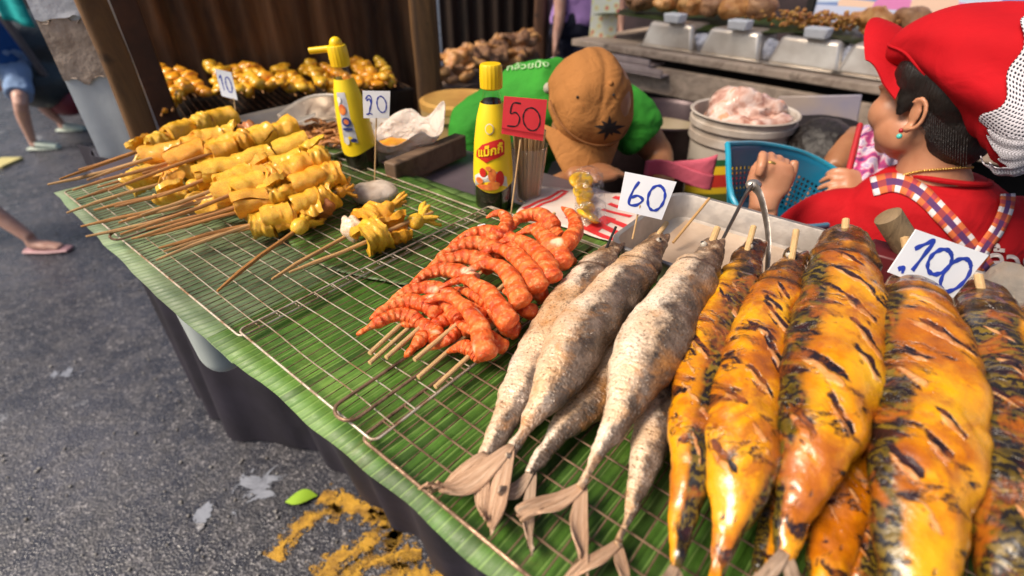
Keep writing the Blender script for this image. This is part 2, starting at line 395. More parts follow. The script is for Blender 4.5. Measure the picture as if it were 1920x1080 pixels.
def m_wood(name, a, b, axis=(1, 1, 12), scale=10, rough=.7):
    n = N(name); v = n.co('Object', tuple(1.0 / x for x in axis)); f = n.noise(scale, v, 6, .65, 1.2)
    col = n.ramp(f, [(.3, b), (.52, a), (.72, tuple(min(1, x * 1.35) for x in a))])
    kn = n.ramp(n.noise(14, n.co(), 3), [(.64, 0), (.74, .8)]); col = n.mix(kn, col, tuple(x * .3 for x in b))
    return n.out(col, rough, n.bump(f, .004, .8))
def m_corr():
    n = N('rusty_corrugated_sheet'); v = n.co('Object', (1, 1, .18)); f = n.noise(6, v, 6, .7, .6)
    col = n.ramp(f, [(.3, (.03, .014, .007)), (.48, (.11, .05, .02)), (.62, (.22, .11, .05)), (.8, (.32, .20, .12))])
    return n.out(col, .62, n.bump(n.noise(50, v, 5, .7), .002), Metallic=.25)
def m_bamboo(name='bamboo', a=(.62, .38, .15), b=(.36, .17, .05)):
    n = N(name); v = n.co('Object'); u = n.co('UV', (3, 30, 1)); f = n.noise(3, u, 5, .7); g = n.noise(16, v, 3)
    col = n.ramp(f, [(.3, b), (.65, a)]); col = n.mix(n.ramp(g, [(.55, 0), (.72, .6)]), col, (.17, .07, .02))
    return n.out(col, .55, n.bump(f, .0008))
def m_metal(name, c=(.55, .52, .49), rough=.3, dent=12):
    n = N(name); o = n.co(); f = n.noise(dent, o, 5, .6)
    return n.out(n.ramp(f, [(.3, tuple(x * .6 for x in c)), (.7, c)]), n.ramp(n.noise(40, o, 5, .7), [(.3, rough), (.7, rough + .25)]), n.bump(f, .003, .6), Metallic=.9)
def m_glass(name, c=(1, 1, 1), rough=.03, ior=1.3, bump=0.0, alpha=1.0):
    n = N(name); kw = dict(Transmission_Weight=.92, IOR=ior)
    bm = n.bump(n.noise(25, n.co(), 5, .6, .5), bump) if bump else None
    return n.out(c, rough, bm, **kw)
M_ASPH = m_asphalt(); M_LEAF = m_leaf('banana_leaf'); M_LEAF2 = m_leaf('banana_leaf_pale', (.10, .19, .045), (.20, .30, .10))
M_WIRE = m_wire('rusty_wire', (.30, .19, .12), (.07, .035, .02)); M_WIRE2 = m_wire('bright_wire', (.62, .55, .45), (.26, .15, .08))
M_SIL = m_fish_silver(); M_GOLD = m_fish_gold(); M_SQ = m_squid(); M_SQW = m_squid('pale_squid', (.85, .50, .18), (.92, .80, .62), (.75, .33, .05))
M_SQB = m_squid('browned_squid', (.45, .12, .02), (.62, .24, .06), (.22, .05, .01)); M_PR = m_prawn()
M_BAM = m_bamboo(); M_BAMD = m_bamboo('scorched_bamboo', (.58, .27, .065), (.28, .11, .028)); M_BAML = m_bamboo('pale_bamboo', (.72, .50, .25), (.50, .28, .10))
M_CARD = simple('card_white', (.80, .82, .86), (.72, .75, .80), 8, .75, .0003, 60); M_RED = simple('card_red', (.78, .045, .06), (.68, .03, .045), 10, .6, .0003, 60)
M_INK = simple('blue_ink', (.02, .05, .42), (.015, .04, .30), 40, .5, 0); M_INKB = simple('black_ink', (.02, .012, .02), (.015, .01, .015), 40, .5, 0)
M_FIN = None
def m_fin(name, a, b, c):
    n = N(name); f = n.noise(2.2, n.co('UV', (.7, 9, 1)), 6, .75, .25)
    col = n.ramp(f, [(.33, b), (.5, a), (.66, c)])
    return n.out(col, .5, n.bump(f, .0022, 1.0), Transmission_Weight=0.0)
M_FIN = m_fin('tail_fin_pale', (.68, .42, .26), (.28, .13, .07), (.84, .64, .47)); M_FIND = m_fin('tail_fin_dark', (.56, .38, .26), (.20, .11, .07), (.75, .60, .46))
M_DARK = simple('dark_cloth_skirt', (.022, .018, .032), (.009, .007, .013), 5, .7, .004, 9); M_BLK = simple('plain_black', (.012, .010, .010), (.006, .005, .005), 6, .8, .002)  # plain near-black base colour for legs, crate, shelf and small parts
M_TABLE = simple('table_top', (.11, .085, .10), (.055, .042, .052), 4, .45, .001, 30)
M_ALU = m_metal('tray_metal', (.60, .55, .50), .28); M_FOIL = simple('pan_metal', (.78, .72, .64), (.52, .45, .38), 7, .3, .002, 12, Metallic=.55)

def m_thin(name, tint=(.93, .96, .94), lo=.04, hi=.5, rough=.04):
    n = N(name); a = n.n('ShaderNodeBsdfTransparent'); a.inputs[0].default_value = (*tint, 1); g = n.n('ShaderNodeBsdfGlossy'); g.inputs['Roughness'].default_value = rough
    fr = n.n('ShaderNodeLayerWeight'); fr.inputs[0].default_value = .35; mx = n.n('ShaderNodeMixShader')
    n.t.links.new(n.ramp(fr.outputs['Facing'], [(0, lo), (.6, lo * 2), (1, hi)]), mx.inputs[0]); n.t.links.new(a.outputs[0], mx.inputs[1]); n.t.links.new(g.outputs[0], mx.inputs[2])
    n.t.links.new(mx.outputs[0], n.t.nodes['Material Output'].inputs[0]); return n.m
# ------------------------------------------------------------------ the setting
mb = MB()
def gr(u, v):
    x = -40 + 80 * u; y = -10 + 60 * v; return (x, y, 0)
mb.sheet(gr, 8, 8); kind(mb.build('road', M_ASPH), 'structure')
# worn yellow paint on the road: broken strokes
def m_yellow():
    n = N('worn_yellow_paint'); o = n.co(); f = n.noise(26, o, 7, .85, .3); g = n.attr()
    col = n.ramp(n.noise(30, o, 4), [(.35, (.26, .13, .012)), (.6, (.52, .28, .02))])
    n.out(col, .6, n.bump(n.noise(90, o, 5, .7), .004))
    a = n.math('GREATER_THAN', n.math('ADD', f, n.math('MULTIPLY', g, .22)), .63); n.set(n.b.inputs['Alpha'], a); return n.m
mb = MB()
def stroke(pp, hw):
    P = [at(x, y, .004) for x, y in pp]; P = [Vector(q) for q in spline(P, 14)]; prev = None
    for i, p in enumerate(P):
        T = (P[min(i + 1, len(P) - 1)] - P[max(i - 1, 0)]).normalized(); S = T.cross(Vector((0, 0, 1)))
        row = [mb.vert(p + S * hw * k, 1 - abs(k)) for k in (-1, -.5, 0, .5, 1)]
        if prev:
            for k in range(4): mb.face([prev[k], prev[k + 1], row[k + 1], row[k]])
        prev = row
stroke([(510, 1048), (545, 1005), (600, 962), (640, 960)], .045)
stroke([(700, 948), (740, 985), (720, 1020)], .05)
stroke([(640, 1090), (700, 1050), (790, 1040)], .05)
stroke([(600, 930), (665, 950), (740, 985)], .06)
stroke([(590, 1085), (650, 1040), (720, 1000), (745, 1025)], .06)
stroke([(700, 1100), (760, 1075), (830, 1085)], .06)
kind(mb.build('road_marking', m_yellow()), 'structure')

# ------------------------------------------------------------------ stall table
tb = thing('stall_table', 'long food stall table under banana leaves with a black cloth skirt', 'table', st(.3, .4, 0))
mb = MB(); mb.box(st(.32, .405, .967), (2.0, .63, .03), Matrix((( E1.x, E2.x, 0), (E1.y, E2.y, 0), (0, 0, 1))))
RT = Matrix(((E1.x, E2.x, 0), (E1.y, E2.y, 0), (0, 0, 1)))
mb.build('table_top', M_TABLE, tb, bevel=.004)
mb = MB()
def skirt(u, v):
    s = -.75 + 2.37 * u; f = .010 * noise.noise(Vector((s * 9, 0, v))) + .006 * math.sin(s * 37 + 3 * noise.noise(Vector((s * 4, 2, 0))))
    return st(s, .185 + (.10 - .11 * max(0, min(1, (s - 1.1) / .2)) + f) * (1 - v) + f - .03 * max(0, min(1, (s - 1.1) / .2)), .01 + .945 * v)
mb.sheet(skirt, 160, 12, .003); mb.build('skirt', M_DARK, tb)
mb = MB()
for s, t in ((1.15, .45), (1.15, .66), (-.6, .66), (-.6, .45)):
    mb.m = 0; leg = MB(); leg.box(st(s, t, .475), (.05, .05, .95), RT); leg.build('leg', M_TABLE, tb, bevel=.004)
pm = simple('pale_plastic', (.46, .52, .50), (.36, .41, .40), 6, .5, .001)
bk = thing('plastic_bin', 'pale plastic bin hooked under the street edge of the table', 'bin', tuple(st(.655, .055, .79)))
mb = MB(); mb.box(st(.66, .068, .89), (.075, .12, .175), RT, 1.10); mb.build('bin_body', pm, bk, bevel=.032, seg=6)
mb = MB(); mb.tube([st(.655, .115, .93), st(.655, .125, .955), st(.655, .16, .955)], .006, 8); mb.build('hook', M_TABLE, bk)

# ------------------------------------------------------------------ banana leaves (each blade one thing)
def leaf(name, s0, s1, t0, t1, z, label, mat, edge=None, wob=.004, pale=0.0, droop=0.0, seed=0, back=None):
    mb = MB(); nu, nv = 110, 26
    def fn(u, v):
        s = s0 + (s1 - s0) * u; e = edge(s) if edge else t0; b = back(s) if back else t1
        t = e + (b - e) * v
        zz = z + wob * noise.noise(Vector((s * 7, t * 5, seed))) + .0004 * math.sin(s * 150 + 3 * noise.noise(Vector((s * 3, t * 3, seed + 3))))
        dd = max(0, .02 - t) if t < .02 else 0
        zz -= droop * (dd / .05) ** 1.5 if dd > 0 else 0
        return st(s, t, zz)
    i0 = len(mb.v); mb.sheet(fn, nu, nv, .0009)
    sk = random.Random(seed).uniform(.0, .25)
    mb.uv = [[((tos(mb.v[i])[0] + sk * tos(mb.v[i])[1]) / .0118 + 500, tos(mb.v[i])[1] * 10) for i in f] for f in mb.f]
    for k, p in enumerate(mb.v):
        s, t = tos(p)
        m = pale * max(0, min(1, (s - .30 + .25 * (.1 - t)) / .28)) * max(0, min(1, (.33 - t) / .22)); m = max(m, .30 * max(0, min(1, (.0 - t) / .02)))
        mb.att[k] = m + 1e-4
    return tag(mb.build(name, mat, None, sharp=0), label, 'leaf', 'banana leaves lining the table')
def e_out(s):
    return -.009 - .007 * math.sin((s + .1) * 3.1) - .004 * noise.noise(Vector((s * 14, 0, 0))) - .005 * max(0, min(1, (s - .3) / .2)) * max(0, min(1, (1.15 - s) / .45))
leaf('banana_leaf', -.75, .46, -.03, .52, 1.0035, 'long green banana leaf under the fish and prawns with a bright green street edge', M_LEAF, e_out, seed=1)
leaf('banana_leaf', .40, 1.14, -.03, .50, .9995, 'greyish faded banana leaf under the squid skewers at the far end', M_LEAF2, e_out, pale=1.0, seed=2, back=lambda s: .50 - .1 * max(0, s - .9))
leaf('banana_leaf', .22, .86, .17, .47, 1.0085, 'dark green upper banana leaf under the middle wire racks', M_LEAF, lambda s: .21 + .05 * math.sin(s * 9), seed=5)

# ------------------------------------------------------------------ wire racks
def rack(s0, s1, t0, t1, z, label, ds, dt, mats, rframe=.0014, rw=.0006, handles=(), seed=0):
    rk = thing('wire_rack', label, 'grill rack', tuple(st((s0 + s1) / 2, t0, z)), 'wire grilling racks laid on the leaves')
    rnd = random.Random(seed)
    def zz(s, t): return z + .0025 * noise.noise(Vector((s * 4, t * 4, seed)))
    mb = MB(); r = .008
    loop = []
    for cs, ct, a0 in ((s1 - r, t1 - r, 0), (s0 + r, t1 - r, 90), (s0 + r, t0 + r, 180), (s1 - r, t0 + r, 270)):
        for k in range(5):
            a = R(a0 + k * 22.5); q = (cs + r * math.cos(a), ct + r * math.sin(a)); loop.append(st(q[0], q[1], zz(*q)))
    loop.append(loop[0]); mb.tube(loop, rframe, 8); mb.build('rim_wire', mats[0], rk)
    mb = MB(); t = t0 + dt
    while t < t1 - .006:
        j = rnd.uniform(-.0015, .0015); mb.tube([st(s0 + (s1 - s0) * k / 10, t + j + .001 * math.sin(k + seed + t * 40), zz(s0 + (s1 - s0) * k / 10, t) + .001) for k in range(11)], rw * 1.25, 6); t += dt
    mb.build('long_wires', mats[0], rk); mb = MB(); s = s0 + ds
    while s < s1 - .004:
        j = rnd.uniform(-.0015, .0015); j2 = rnd.uniform(-.003, .003)
        mb.tube([st(s + j + j2 * k / 8, t0 + (t1 - t0) * k / 8, zz(s, t0 + (t1 - t0) * k / 8) - .001) for k in range(9)], rw, 6); s += ds
    mb.build('cross_wires', mats[1], rk)
    for h in handles:
        mb = MB(); mb.tube([st(a_, b_, z + c_) for a_, b_, c_ in h], .0019, 8); mb.build('handle', mats[1], rk)
    return rk
def loop_handle(s, w_, t_in, t_out, z=.004):
    pts = [(s - w_ / 2, t_in, z)] + [(s - w_ / 2 * math.cos(a), t_out - .012 * math.sin(a) if t_out < t_in else t_out + .012 * math.sin(a), z) for a in [R(k) for k in range(0, 181, 20)]] + [(s + w_ / 2, t_in, z)]
    return [st_ for st_ in pts]
rack(.418, 1.09, .004, .44, 1.014, 'wire grill rack at the far end beneath the squid skewers', .0122, .026, (M_WIRE2, M_WIRE), seed=3,
     handles=[loop_handle(.80, .035, .12, .004, .006)])
rack(.17, .425, .006, .455, 1.018, 'middle wire grill rack with the prawn skewers on it', .0138, .026, (M_WIRE2, M_WIRE), seed=4,
     handles=[loop_handle(.215, .030, .20, .012, .006)])
rack(-.62, .185, .002, .47, 1.015, 'nearest wire grill rack beneath all the fish', .0150, .026, (M_WIRE, M_WIRE), rframe=.0018, rw=.0008, seed=6)
# ------------------------------------------------------------------ fish
M_EYE = simple('fish_eye_dark', (.02, .018, .018), None, 30, .15, 0); M_EYEW = simple('fish_eye_clouded', (.55, .50, .42), (.3, .25, .2), 60, .3, 0)
M_WIRET = simple('grey_fish_gill', (.16, .10, .07), (.05, .03, .02), 80, .5, .001)
def fish(label, P, mat, fin, tail, back=0.0, flat=.72, group='', stick=None, seed=0, z=None, eye=None, nst=100, name='grilled_fish', smat=None, gold=False):
    """P = [(px, py, z, half width px)] head to tail; tail = lobe tips [(px, py, z)]"""
    S = spline([(at(x, y, zz)[:] + (hw * mpp(at(x, y, zz)),)) for x, y, zz, hw in P], nst)
    pts = [Vector(q[:3]) for q in S]; rad = [max(q[3], .002) * ((.92 if gold else .86) if seed not in (1,) else .92) for q in S]
    root = thing(name, label, 'fish', tuple(pts[nst // 2]), group)
    vz = R(0)
    rf = random.Random(seed * 5 + 1); SL_ = []
    if gold:
        for q in range(9): SL_.append((.27 + .068 * q + rf.uniform(-.018, .018), rf.uniform(.9, 2.2), rf.uniform(.045, .085), rf.uniform(.35, .75), rf.uniform(.006, .011)))
    def slash(u_, a):
        c = h = g = 0.0
        for (u0, a0, sl, wa, wu) in SL_:
            da = (a - a0 + math.pi) % (2 * math.pi) - math.pi; u = u_ + .007 * noise.noise(Vector((a * 5, u0 * 40, seed))) + .004 * noise.noise(Vector((a * 14, u0 * 90, seed)))
            if abs(da) > wa * 1.3: continue
            e = max(0, 1 - (da / wa) ** 2); du = u - (u0 + sl * da)
            c = max(c, e * math.exp(-(du / wu) ** 2)); h = max(h, min(1, 1.5 * e) * math.exp(-((du + wu * 2.0) / (wu * 1.3)) ** 2) * (1 if rf_h[int(u0 * 999) % 7] else .25)); g = max(g, e * math.exp(-((du - wu * 1.5) / (wu * .7)) ** 2))
        return c, h, g
    rf_h = [rf.random() > .35 for _ in range(7)]
    def sec(u, a):
        k = 1 + .025 * math.sin(2 * a + 1) + .02 * noise.noise(Vector((u * 6, math.cos(a) * 1.5, math.sin(a) * 1.5 + seed)))
        if u < .22:                                  # gill cover ridge, jaw narrowing
            k *= 1 + .07 * math.exp(-((u - .175) / .016) ** 2) - .13 * math.exp(-((u - .20) / .009) ** 2)
            k *= 1 - .05 * math.exp(-((u - .06) / .03) ** 2)
        if SL_:
            c, h, g = slash(u, a); k += .05 * c - .055 * h - .07 * g
        return k
    mb = MB()
    def att(u, a):
        d = math.cos(a - back); m0 = max(0.0, .5 + .75 * d)
        if SL_:
            c, h, g = slash(u, a); return (m0, c, max(h, .6 * g))                       # angle 0 = the fish's own right side
        return m0
    mb.loft(pts, [(r, r * flat) for r in rad], 40, sec, att=att, caps=True)
    me = mb.mesh('body', mat); me.set_sharp_from_angle(angle=R(80)); disp(me, .0030, 38, seed, 5); disp(me, .0045, 11, seed + 9, 2)
    body = put('body', me, root)
    # tail fin: two ragged lobes
    if tail:
        base = pts[-1]; bd = (pts[-1] - pts[-4]).normalized()
        for q, (tx, ty, tz) in enumerate(tail):
            tip = at(tx, ty, tz); mb = MB(); L = (tip - base).length; side = 1 if q == 0 else -1
            other = at(*tail[1 - q]) if len(tail) > 1 else tip
            inward = (other - tip).normalized(); nn = 15; mm = 12
            W0, W1 = L * .34, L * .15
            g = []
            start = base - bd * L * .13
            for i in range(nn + 1):
                u = i / nn; c = start.lerp(tip, u) + bd * math.sin(u * math.pi) * L * .13
                ww = (rad[-1] * 1.3) * (1 - u) + L * .27 * min(1, u * 2.2) ** .8 * (1 - .45 * u ** 3) * (.8 + .2 * math.cos(u * 2))
                row = []
                for j in range(mm + 1):
                    v = j / mm - .5
                    rag = (noise.noise(Vector((v * 22, seed + q * 3, 1))) * .6 + .5 * noise.noise(Vector((v * 60, seed, q)))) * L * .17 * u * u
                    row.append(c + inward * ww * v + (tip - base).normalized() * (rag - abs(v + .25) * L * .22 * u * u) + Vector((0, 0, .0016 * math.sin(v * 46 + u * 3) * u + .010 * math.sin(v * 3.0 + seed + q) * u * u + .005 * math.sin(u * 5 + seed))))
                g.append(row)
            fn = lambda u, v: g[min(nn, int(round(v * nn)))][min(mm, int(round(u * mm)))]
            def gfn(u, v, g=g):
                a, b = v * nn, u * mm; i, j = min(int(a), nn - 1), min(int(b), mm - 1); fa, fb = a - i, b - j
                return g[i][j].lerp(g[i][j + 1], fb).lerp(g[i + 1][j].lerp(g[i + 1][j + 1], fb), fa)
            mb.sheet(gfn, mm, nn, .0012)
            mb.uv = [[(b, a) for a, b in f] for f in mb.uv]
            mb.build('tail_fin', fin, root, sharp=0)
    def surf(i, a, k=1.0):
        T = (pts[min(i + 1, nst - 1)] - pts[max(i - 1, 0)]).normalized(); S_ = T.cross(Vector((0, 0, 1))).normalized(); U = S_.cross(T)
        return pts[i] + (S_ * math.cos(a) + U * math.sin(a) * flat) * rad[i] * k
    if P[0][3] < 60 and seed not in (3, 5, 16, 17, 18, 19):
        d0 = (pts[0] - pts[6]).normalized(); T = d0; S_ = T.cross(Vector((0, 0, 1))).normalized(); U = S_.cross(T)
        for sg, L_ in ((1, .016), (-1, .011)):
            mb = MB(); q = S_ * (rad[0] * .55 * sg); mb.loft([pts[8] + q * .6, pts[3] + q, pts[0] + q * 1.1 + d0 * .002, pts[0] + q * 1.35 + d0 * L_], [(rad[8] * .5, rad[8] * .5), (rad[3] * .55, rad[3] * .55), (rad[0] * .60, rad[0] * .55), (rad[0] * .20, rad[0] * .25)], 14, att=lambda u, a: .6)
            mb.uv = [[(.02, .5)] * len(f) for f in mb.f]; me = mb.mesh('jaw', mat, sharp=0); disp(me, .002, 60, seed, 3); put('jaw', me, root, sub=1)
    if eye:
        for ex, ey in [eye]:
            i = int(nst * ex); T = (pts[i + 1] - pts[i - 1]).normalized(); S_ = T.cross(Vector((0, 0, 1))).normalized(); U = S_.cross(T)
            p = pts[i] + (S_ * math.cos(ey) + U * math.sin(ey) * flat) * rad[i] * .93; mb = MB()
            mb.ell(p, (.0042, .0042, .0042), n=14, m=8); e = mb.build('eye', M_EYEW, root); mb = MB()
            mb.ell(p + (p - pts[i]).normalized() * .0026, .0024, n=12, m=8); mb.build('pupil', M_EYE, e)
    if stick:
        (ax, ay, az), (bx, by, bz), r = stick
        a, b = at(ax, ay, az), at(bx, by, bz); mb = MB(); mb.tube([a, a.lerp(b, .5), b], r, 10); mb.build('skewer_stick', smat or M_BAML, root, sharp=30)
    return root, pts, rad
GS = 'silver salted mackerel'; GG = 'golden glazed mackerel'
fish('scorched silver fish at the edge nearest the prawns, mostly behind its neighbour', [(1152, 462, 1.055, 14), (1135, 478, 1.054, 24), (1108, 520, 1.052, 42), (1066, 585, 1.05, 56), (1020, 660, 1.046, 56), (985, 728, 1.04, 46), (950, 785, 1.034, 29), (920, 840, 1.028, 15), (906, 868, 1.026, 12)],
     M_SIL, M_FIN, [(806, 922, 1.024), (906, 982, 1.02)], back=R(170), group=GS, stick=((1155, 425, 1.085), (1130, 480, 1.055), .0018), seed=1, smat=M_BLK, flat=.6)
fish('silver fish with a browned round belly spot, second from the prawns', [(1236, 448, 1.075, 18), (1224, 464, 1.074, 28), (1196, 500, 1.07, 42), (1150, 552, 1.068, 55), (1100, 615, 1.066, 66), (1058, 685, 1.062, 60), (1022, 745, 1.054, 40), (988, 800, 1.044, 22), (960, 842, 1.036, 13), (950, 858, 1.034, 11)],
     M_SIL, M_FIN, [(800, 932, 1.028), (918, 1012, 1.024)], back=R(170), group=GS, stick=((1250, 418, 1.09), (1205, 480, 1.07), .0034), seed=2, eye=(.10, R(110)))
fish('tan silver fish pinned low under the two big silver ones, only its tail half showing', [(1225, 560, 1.03, 30), (1200, 610, 1.034, 46), (1165, 680, 1.034, 50), (1120, 738, 1.033, 42), (1072, 788, 1.03, 30), (1030, 836, 1.027, 18), (1002, 876, 1.024, 11), (995, 888, 1.024, 10)],
     M_SIL, M_FIND, [(935, 940, 1.02), (994, 1040, 1.018)], back=R(170), group=GS, seed=3)
fish('plumpest silver fish with a toasted golden flank, lying on top in the middle', [(1338, 458, 1.09, 20), (1328, 478, 1.088, 34), (1304, 520, 1.086, 50), (1266, 575, 1.084, 62), (1232, 632, 1.08, 72), (1205, 692, 1.074, 70), (1178, 748, 1.066, 54), (1148, 806, 1.056, 34), (1116, 860, 1.044, 18), (1094, 902, 1.036, 12), (1086, 915, 1.034, 11)],
     M_SIL, M_FIN, [(968, 968, 1.03), (1098, 1078, 1.024)], back=R(170), group=GS, stick=((1345, 428, 1.105), (1322, 486, 1.088), .0042), seed=4, eye=(.09, R(60)))
fish('tan silver fish under the plumpest one, its tail reaching the table edge', [(1275, 620, 1.035, 30), (1262, 680, 1.038, 46), (1240, 750, 1.038, 50), (1222, 820, 1.036, 42), (1202, 890, 1.032, 29), (1182, 955, 1.028, 17), (1164, 1005, 1.025, 12), (1158, 1022, 1.024, 12)],
     M_SIL, M_FIN, [(1050, 1092, 1.02), (1180, 1120, 1.018)], back=R(170), group=GS, seed=5)
G = dict(group=GG, gold=True)
fish('narrow dark golden fish next to the silver ones, its back charred black', [(1418, 460, 1.085, 18), (1405, 480, 1.084, 28), (1388, 525, 1.08, 44), (1355, 585, 1.077, 52), (1330, 660, 1.073, 56), (1312, 745, 1.069, 54), (1300, 840, 1.062, 44), (1285, 930, 1.052, 30), (1272, 1010, 1.044, 17), (1266, 1062, 1.04, 13)],
     M_GOLD, M_FIND, [(1225, 1130, 1.03), (1290, 1140, 1.03)], back=R(140), stick=((1413, 425, 1.11), (1395, 490, 1.085), .0036), seed=11, eye=(.1, R(80)), **G)
fish('golden fish with a pale torn patch on its flank, second of the glazed ones', [(1494, 478, 1.095, 20), (1484, 500, 1.094, 36), (1468, 548, 1.09, 50), (1440, 600, 1.088, 58), (1422, 670, 1.085, 66), (1404, 750, 1.081, 70), (1392, 830, 1.075, 68), (1380, 905, 1.066, 54), (1362, 985, 1.056, 34), (1345, 1055, 1.046, 21), (1336, 1100, 1.042, 16)],
     M_GOLD, M_FIND, [(1290, 1160, 1.03), (1360, 1165, 1.03)], back=R(195), stick=((1493, 432, 1.125), (1480, 510, 1.096), .0036), seed=12, eye=(.09, R(70)), **G)
fish('broad bright golden fish with one long black char mark, third from the silver ones', [(1588, 442, 1.105, 34), (1586, 462, 1.106, 50), (1584, 510, 1.105, 64), (1580, 570, 1.102, 78), (1568, 645, 1.098, 88), (1550, 725, 1.094, 90), (1534, 805, 1.087, 82), (1512, 880, 1.078, 62), (1492, 950, 1.066, 40), (1476, 1010, 1.056, 24), (1466, 1048, 1.052, 18)],
     M_GOLD, M_FIND, [(1400, 1110, 1.045), (1510, 1130, 1.04)], back=R(0), stick=((1586, 412, 1.13), (1580, 480, 1.105), .0040), seed=13, **G)
fish('largest golden fish with many slanting knife cuts, right under the 100 sign', [(1712, 528, 1.095, 34), (1711, 552, 1.10, 50), (1716, 592, 1.104, 68), (1728, 655, 1.10, 88), (1738, 735, 1.096, 99), (1738, 815, 1.09, 100), (1732, 895, 1.083, 96), (1724, 975, 1.075, 86), (1712, 1060, 1.065, 68), (1700, 1140, 1.055, 44), (1692, 1200, 1.05, 28)],
     M_GOLD, M_FIND, [], back=R(0), stick=((1696, 445, 1.145), (1712, 530, 1.105), .0040), seed=14, **G)
fish('almost black golden fish with olive bars at the right end of the row', [(1838, 548, 1.085, 36), (1846, 575, 1.088, 50), (1868, 630, 1.09, 68), (1892, 710, 1.086, 84), (1908, 800, 1.08, 92), (1912, 900, 1.074, 92), (1908, 1000, 1.066, 82), (1895, 1100, 1.055, 60), (1880, 1180, 1.05, 40)],
     M_GOLD, M_FIND, [], back=R(40), stick=((1834, 515, 1.115), (1848, 580, 1.09), .0040), seed=15, **G)
fish('orange lower fish squeezed between the broad golden fish and the largest', [(1640, 640, 1.045, 40), (1625, 720, 1.05, 52), (1600, 810, 1.05, 56), (1585, 890, 1.048, 54), (1568, 970, 1.044, 46), (1552, 1050, 1.04, 36), (1540, 1120, 1.036, 22)],
     M_GOLD, M_FIND, [], back=R(-20), seed=16, **G)
fish('yellow tailed fish at the very bottom of the pile, showing between two golden fish', [(1500, 760, 1.03, 36), (1480, 860, 1.034, 44), (1452, 940, 1.034, 38), (1440, 1010, 1.032, 26), (1430, 1070, 1.03, 14)],
     M_GOLD, M_FIND, [(1395, 1130, 1.025), (1450, 1140, 1.025)], back=R(30), seed=17, **G)
fish('small dark fish at the bottom of the pile left of the largest golden fish', [(1690, 820, 1.035, 40), (1668, 900, 1.038, 46), (1640, 980, 1.036, 40), (1618, 1060, 1.034, 30), (1600, 1130, 1.03, 16)],
     M_GOLD, M_FIND, [], back=R(120), seed=18, **G)
fish('golden fish running out of the picture beyond the almost black one', [(1935, 590, 1.06, 30), (1970, 660, 1.07, 60), (2010, 760, 1.07, 84), (2030, 880, 1.065, 92), (2030, 1000, 1.06, 84)],
     M_GOLD, M_FIND, [], back=R(0), seed=19, **G)

# ------------------------------------------------------------------ prawns on skewers
GP = 'prawn skewers on the middle rack'
def prawn(root, P, z, hw, seed, dz=0.0, zend=None):
    n = len(P); S = spline([at(x, y, z + dz * math.sin(math.pi * i / (n - 1)) * 1.0)[:] for i, (x, y) in enumerate(P)], 30)
    pts = [Vector(q) for q in S]; m = mpp(pts[15]) * hw * .97; rad = []
    for i in range(30):
        u = i / 29
        r = m * (.26 + .68 * min(1, u / .5) ** .8) if u < .5 else m * (.94 + .20 * ((u - .5) / .5))
        if u > .93: r *= 1 - (u - .93) * 4
        if u < .08: r *= .55 + u * 5.6
        rad.append((r, r * .86))
    def sec(u, a): return 1 + .03 * math.sin(u * 2 * math.pi * 7.5) + .05 * noise.noise(Vector((u * 9, math.cos(a) * 2, math.sin(a) * 2 + seed)))
    mb = MB(); mb.loft(pts, rad, 18, sec); me = mb.mesh('prawn', M_PR, sharp=0); disp(me, .0022, 70, seed, 4)
    return put('prawn', me, root, sub=1)
def pstick(root, a, b, za, zb, r=.0027, mat=None):
    A, B = at(*a, za), at(*b, zb); mb = MB(); mb.tube([A, A.lerp(B, .33), A.lerp(B, .66), B], r, 10); return mb.build('stick', mat or M_BAML, root, sharp=30)
k1 = thing('prawn_skewer', 'right skewer of big curled orange prawns, nearest the silver fish', 'prawn skewer', tuple(at(900, 560, 1.03)), GP)
pstick(k1, (777, 675), (1010, 480), 1.038, 1.055); pstick(k1, (816, 726), (1040, 520), 1.028, 1.045)
for i, (P, z, hw) in enumerate([
    ([(795, 566), (837, 557), (872, 576), (898, 612), (908, 650), (918, 672)], 1.060, 20),
    ([(826, 538), (866, 524), (904, 540), (932, 571), (948, 596), (962, 612)], 1.064, 20),
    ([(868, 513), (908, 494), (942, 504), (964, 530), (972, 555), (980, 572)], 1.066, 20),
    ([(890, 480), (930, 466), (965, 480), (992, 505), (1004, 530), (1010, 545)], 1.066, 21),
    ([(934, 455), (968, 448), (1000, 466), (1022, 492), (1030, 515), (1036, 528)], 1.066, 21),
    ([(968, 438), (1002, 432), (1030, 452), (1048, 478), (1058, 500)], 1.064, 20),
    ([(850, 600), (880, 618), (905, 628), (930, 642), (950, 655)], 1.042, 17), ([(900, 560), (928, 590), (950, 612), (972, 622)], 1.043, 17),
    ([(940, 540), (968, 565), (985, 580), (1000, 586)], 1.044, 17), ([(980, 520), (1005, 545), (1020, 555)], 1.045, 17)]): prawn(k1, P, z, hw, i, .008)
k2 = thing('prawn_skewer', 'left skewer of slim orange prawns with pointed tails towards the bare rack', 'prawn skewer', tuple(at(800, 560, 1.03)), GP)
pstick(k2, (693, 663), (900, 470), 1.030, 1.045); pstick(k2, (724, 671), (960, 460), 1.036, 1.052)
